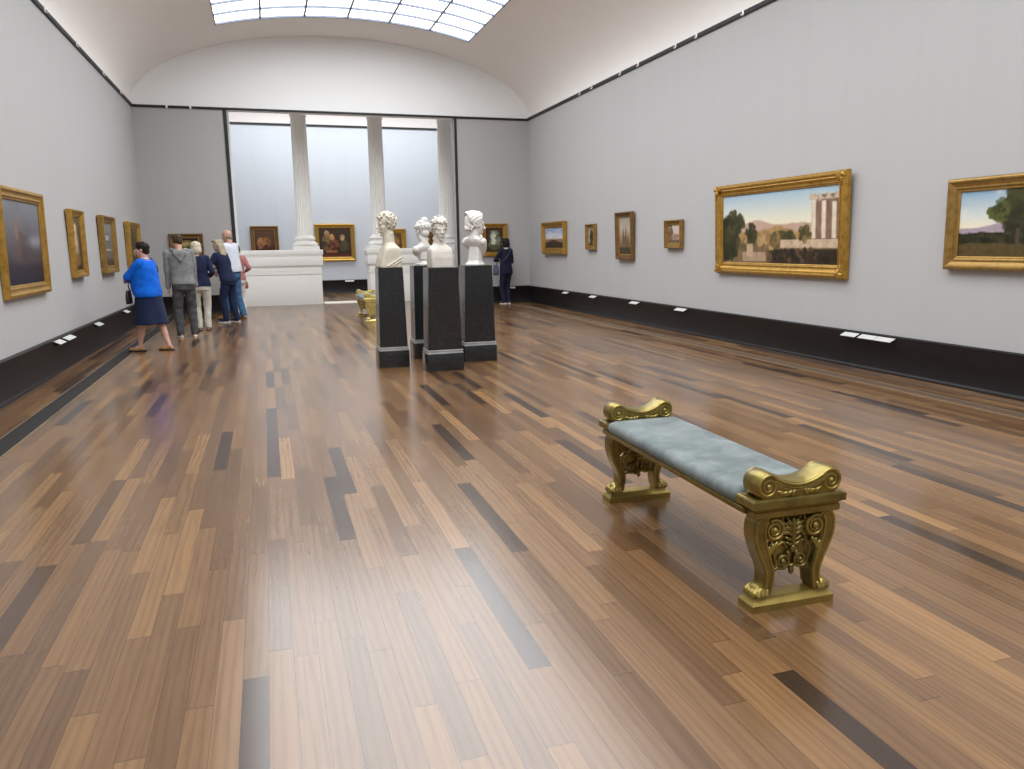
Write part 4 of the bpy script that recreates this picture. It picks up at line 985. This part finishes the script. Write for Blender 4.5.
        if hair == 'long': d_ = waves(.0035, (150, 150, 22), 2)
        else: d_ = waves(.0028, (140, 140, 60), 2)
        remeshed('hair', bm, .006, hair_mat, t_, 2, d_)
    S['t'] = t_; S['P'] = P; S['hT'] = hT; S['k'] = k; S['base'] = base
    return S
navy = cloth('navy_cotton', (.016, .021, .055)); navy_skirt = cloth('navy_skirt_cloth', (.012, .020, .055))
blue = cloth('bright_blue_knit', (.004, .12, .62), .12); greyk = cloth('grey_hoodie_jersey', (.215, .22, .225), .16); greyj = cloth('charcoal_denim', (.075, .075, .08), .3)
cream = cloth('cream_trouser_cloth', (.56, .53, .46), .08); white = cloth('white_shirt_cotton', (.66, .70, .78), .06); denim = cloth('blue_denim', (.055, .14, .27), .35); darkd = cloth('dark_blue_denim', (.014, .022, .06), .3)
pink = cloth('dusky_pink_knit', (.42, .17, .16)); offw = cloth('white_linen', (.62, .61, .58), .08); dnavy = cloth('dark_navy_wool', (.014, .014, .035)); dtr = cloth('dark_trousers_cloth', (.016, .016, .036))
hb = cloth('black_brown_hair', (.018, .012, .009), .3, .55, 60); hbr = cloth('brown_hair', (.05, .03, .018), .3, .55, 60); hw = cloth('ash_white_hair', (.55, .48, .38), .2, .55, 50, (1, 1, .3)); hbl = cloth('grey_blond_hair', (.42, .35, .25), .28, .55, 50, (1, 1, .25)); hgr = cloth('grey_hair', (.30, .22, .17), .2, .6, 60); hblk = cloth('black_hair', (.008, .007, .007), .3, .45, 60)
lb = plain('brown_leather', (.16, .075, .035), .45); lt = plain('tan_leather', (.40, .21, .085), .45); lk = plain('black_leather', (.015, .014, .014), .4); ws = plain('white_rubber', (.75, .73, .70), .5); lred = plain('brick_red_leather', (.30, .06, .045), .45); lgrey = plain('slate_blue_bag_cloth', (.07, .085, .14), .7); bsk = plain('brown_suede', (.10, .055, .035), .8)

# woman in blue, striding left with folded arms
W1 = person('person in bright blue sweater and navy skirt, walking left with folded arms', (-1.75, 12.72, 0), rad(-104), 1.64, [(.03, -.16, 10), (-.03, .25, -8, .0)], [((-.05, -.25, 1.10), (.9, -.45, -.6), (-1, .1, .2)), ((.06, -.24, 1.07), (-.9, -.3, -.6), (1, .1, .2))], head=(6, -2), wide=1.12, top=blue, skirt=navy_skirt, shoe=(lt, lk, False), hair='short', hair_mat=hb, skin='skin_pink', hips=1.2, belly=.06, bulk=1.2, topzb=.505, sleeve=.95, collar=cloth('pale_blouse', (.55, .52, .55)))
# man in grey hoodie
W2 = person('person in grey hooded sweatshirt and charcoal jeans, seen from behind', (-1.40, 14.55, 0), rad(-172), 1.80, [(.115, .02, 12), (-.115, -.01, -6)], [((.245, -.07, .87), (.3, .8, 0)), ((-.20, -.10, .88), (-.2, .9, 0))], head=(42, 12), lean=(.045, -.04), wide=1.03, top=greyk, bottom=greyj, shoe=(lk, ws, True), hair='crop', hair_mat=hbr, skin='skin', hood=greyk, topzb=.515, bulk=1.06, neck=.03)
# white haired woman
W3 = person('person with white hair, navy top and cream trousers behind the grey hoodie', (-1.20, 15.55, 0), rad(-176), 1.67, [(.075, .0, 6), (-.075, .0, -6)], [((.18, -.18, .98), (.4, .8, 0)), ((-.17, -.16, 1.0), (-.3, .8, 0))], head=(12, 8), lean=(.04, -.03), wide=.96, top=navy, bottom=cream, shoe=(lk, lk, False), hair='bob', hair_mat=hw, skin='skin_pink', bulk=1.0, hips=1.05, topzb=.50, sleeve=.8, neck=.03)
# long haired woman in navy, leaning forward
W4 = person('person with long grey blond hair in navy top and jeans, facing left', (-.80, 17.05, 0), rad(-118), 1.72, [(.07, -.03, 8), (-.10, .12, -14)], [((.08, -.36, 1.14), (.7, -.1, -.7)), ((-.10, -.34, 1.12), (-.7, -.1, -.6))], head=(2, 4), lean=(0, -.18), wide=1.0, top=navy, bottom=darkd, shoe=(navy, ws, True), hair='long', hair_mat=hbl, skin='skin', bulk=1.06, hips=1.08, topzb=.50, sleeve=.75, neck=.02)
# bald man
W5 = person('bald person in white shirt and blue jeans behind the long haired visitor', (-.70, 17.85, 0), rad(-122), 1.94, [(.13, -.16, 12), (-.14, .10, -20)], [((.20, -.24, 1.05), (.5, .6, -.3)), ((-.14, -.28, 1.12), (-.5, .4, -.5))], head=(6, 6), lean=(0, -.07), wide=.98, top=white, bottom=denim, shoe=(lt, lb, True), hair='fringe', hair_mat=hgr, skin='skin_pink', bulk=1.02, belly=.06, topzb=.53, sleeve=.6, neck=.02)
# woman half hidden by the bald man
W6 = person('mostly hidden person in dusky pink top and white trousers, holding red handbag', (-.635, 18.55, 0), rad(-150), 1.62, [(.08, .0, 8), (-.09, .03, -8)], [((.16, -.22, 1.05), (.4, .8, -.2)), ((-.205, -.06, .98), (-.1, .9, 0))], head=(6, 6), wide=.98, top=pink, bottom=offw, shoe=(bsk, lk, False), hair='bob', hair_mat=hbr, skin='skin_pink', hips=1.06, topzb=.51, sleeve=.62)
# visitor at the right
W7 = person('person with black bob hair in dark navy clothes, facing the waterfall painting', (5.94, 19.12, 0), rad(-160), 1.69, [(.07, -.0, 6), (-.07, .01, -8)], [((.05, -.24, 1.12), (.5, -.3, -.8), (-1, 0, .6)), ((-.10, -.22, 1.04), (-.2, .4, -.6))], head=(18, 2), wide=.88, top=dnavy, bottom=dtr, shoe=(lk, ws, False), hair='bob', hair_mat=hblk, skin='skin_pink', bulk=1.0, topzb=.46, sleeve=.92, collar=cloth('white_collar_cotton', (.62, .62, .60)), neck=.02)

def shoulder_bag(label, S, hang, across, mat, size, rzb, strap=True, hand=None):
    """hang = local offset of the bag centre in the wearer's frame"""
    R4 = Matrix.Translation(S['t'].location) @ Matrix.Rotation(S['t'].rotation_euler.z, 4, 'Z')
    p = R4 @ V(hang); t_ = thing('handbag', label, 'bag', (p.x, p.y, p.z), S['t'].rotation_euler.z+rzb)
    a, b, c = size; bm = B()
    loft(bm, [ering((0, 0, z), a*q, b*w_, 28, 3) for z, q, w_ in ((-c, .80, .75), (-c*.92, .96, 1), (-c*.3, 1.0, 1.05), (c*.5, .95, .85), (c*.9, .86, .5), (c, .82, .35))]); obj('pouch', bm, mat, t_, ang=60)
    bm = B(); tube(bm, smooth_pts([(-a*.8, -b*.3, c*.9), (-a*.5, -b*.55, c*.3), (0, -b*.75, c*.05), (a*.5, -b*.55, c*.3), (a*.8, -b*.3, c*.9)], 5), .006, 6); obj('flap_edge', bm, mat, t_)
    Ri = (Matrix.Translation((p.x, p.y, p.z)) @ Matrix.Rotation(S['t'].rotation_euler.z+rzb, 4, 'Z')).inverted()
    pts = [V((-a*.8, 0, c*.9))]+[Ri @ (R4 @ V(q)) for q in across]+[V((a*.8, 0, c*.9))]
    bm = B(); tube(bm, smooth_pts(pts, 6), .008, 6); obj('strap', bm, mat, t_)
    return t_
k = W1['k']
shoulder_bag('small black shoulder bag at the front of the woman in blue', W1, (.10, -.225, .83), [(.04, -.23, 1.05), (-.11, -.12, 1.33), (-.13, .02, 1.415), (-.14, .125, 1.30), (-.215, .085, 1.12), (-.16, -.19, .95)], lk, (.10, .035, .10), rad(8))
shoulder_bag('brick red handbag hanging from the hand of the mostly hidden person', W6, (-.215, -.08, .70), [(-.215, -.075, .84), (-.215, -.08, .89), (-.215, -.085, .84)], lred, (.10, .05, .085), rad(40))
shoulder_bag('slate blue shoulder bag on the left hip of the person at the far right', W7, (.265, -.08, .88), [(.20, .12, 1.12), (.02, .165, 1.30), (-.10, .07, 1.465), (-.08, -.13, 1.36), (.14, -.20, 1.08)], lgrey, (.13, .055, .13), rad(75))
# sunglasses pushed up on the long hair
hT = W4['hT']; R4 = Matrix.Translation(W4['t'].location) @ Matrix.Rotation(W4['t'].rotation_euler.z, 4, 'Z'); p = R4 @ (hT @ V((0, -.30, .90)))
g = thing('sunglasses', 'dark sunglasses pushed up on the grey blond hair', 'sunglasses', p, W4['t'].rotation_euler.z+rad(4))
for s in (-1, 1): bm = B(); ellipsoid(bm, (s*.034, -.012, .0), (.030, .006, .022), Matrix.Rotation(rad(-35), 3, 'X')); obj('lens', bm, lk, g)
bm = B(); tube(bm, [(-.012, -.014, .004), (.012, -.014, .004)], .003, 6)
for s in (-1, 1): tube(bm, [(s*.064, -.008, .004), (s*.084, .03, -.004), (s*.090, .085, -.03)], .0035, 6)
obj('frame', bm, lk, g)

# ------------------------------------------------------------------ camera, world, view
F, YAW, PITCH, ROLL = 760.854, .30693, .18135, -.01446
f = V((math.sin(YAW)*math.cos(PITCH), math.cos(YAW)*math.cos(PITCH), -math.sin(PITCH))); r = V((math.cos(YAW), -math.sin(YAW), 0)); u = r.cross(f)
c, s = math.cos(ROLL), math.sin(ROLL); r, u = r*c+u*s, u*c-r*s
cam = bpy.data.cameras.new('camera'); co = bpy.data.objects.new('camera', cam); C.objects.link(co)
cam.sensor_fit = 'HORIZONTAL'; cam.sensor_width = 36; cam.lens = F/1024*36; cam.clip_start = .05; cam.clip_end = 200
mw = Matrix((r, u, -f)).transposed().to_4x4(); mw.translation = (0, 0, 1.52); co.matrix_world = mw
sc.camera = co
wd = bpy.data.worlds.new('sky'); sc.world = wd; wd.use_nodes = True
wd.node_tree.nodes['Background'].inputs[0].default_value = (.8, .88, 1, 1); wd.node_tree.nodes['Background'].inputs[1].default_value = .5
sc.view_settings.view_transform = 'Standard'; sc.view_settings.look = 'None'; sc.view_settings.gamma = 1; sc.view_settings.use_curve_mapping = False
sc.view_settings.exposure = 0.0
sc.cycles.max_bounces = 10; sc.cycles.diffuse_bounces = 6
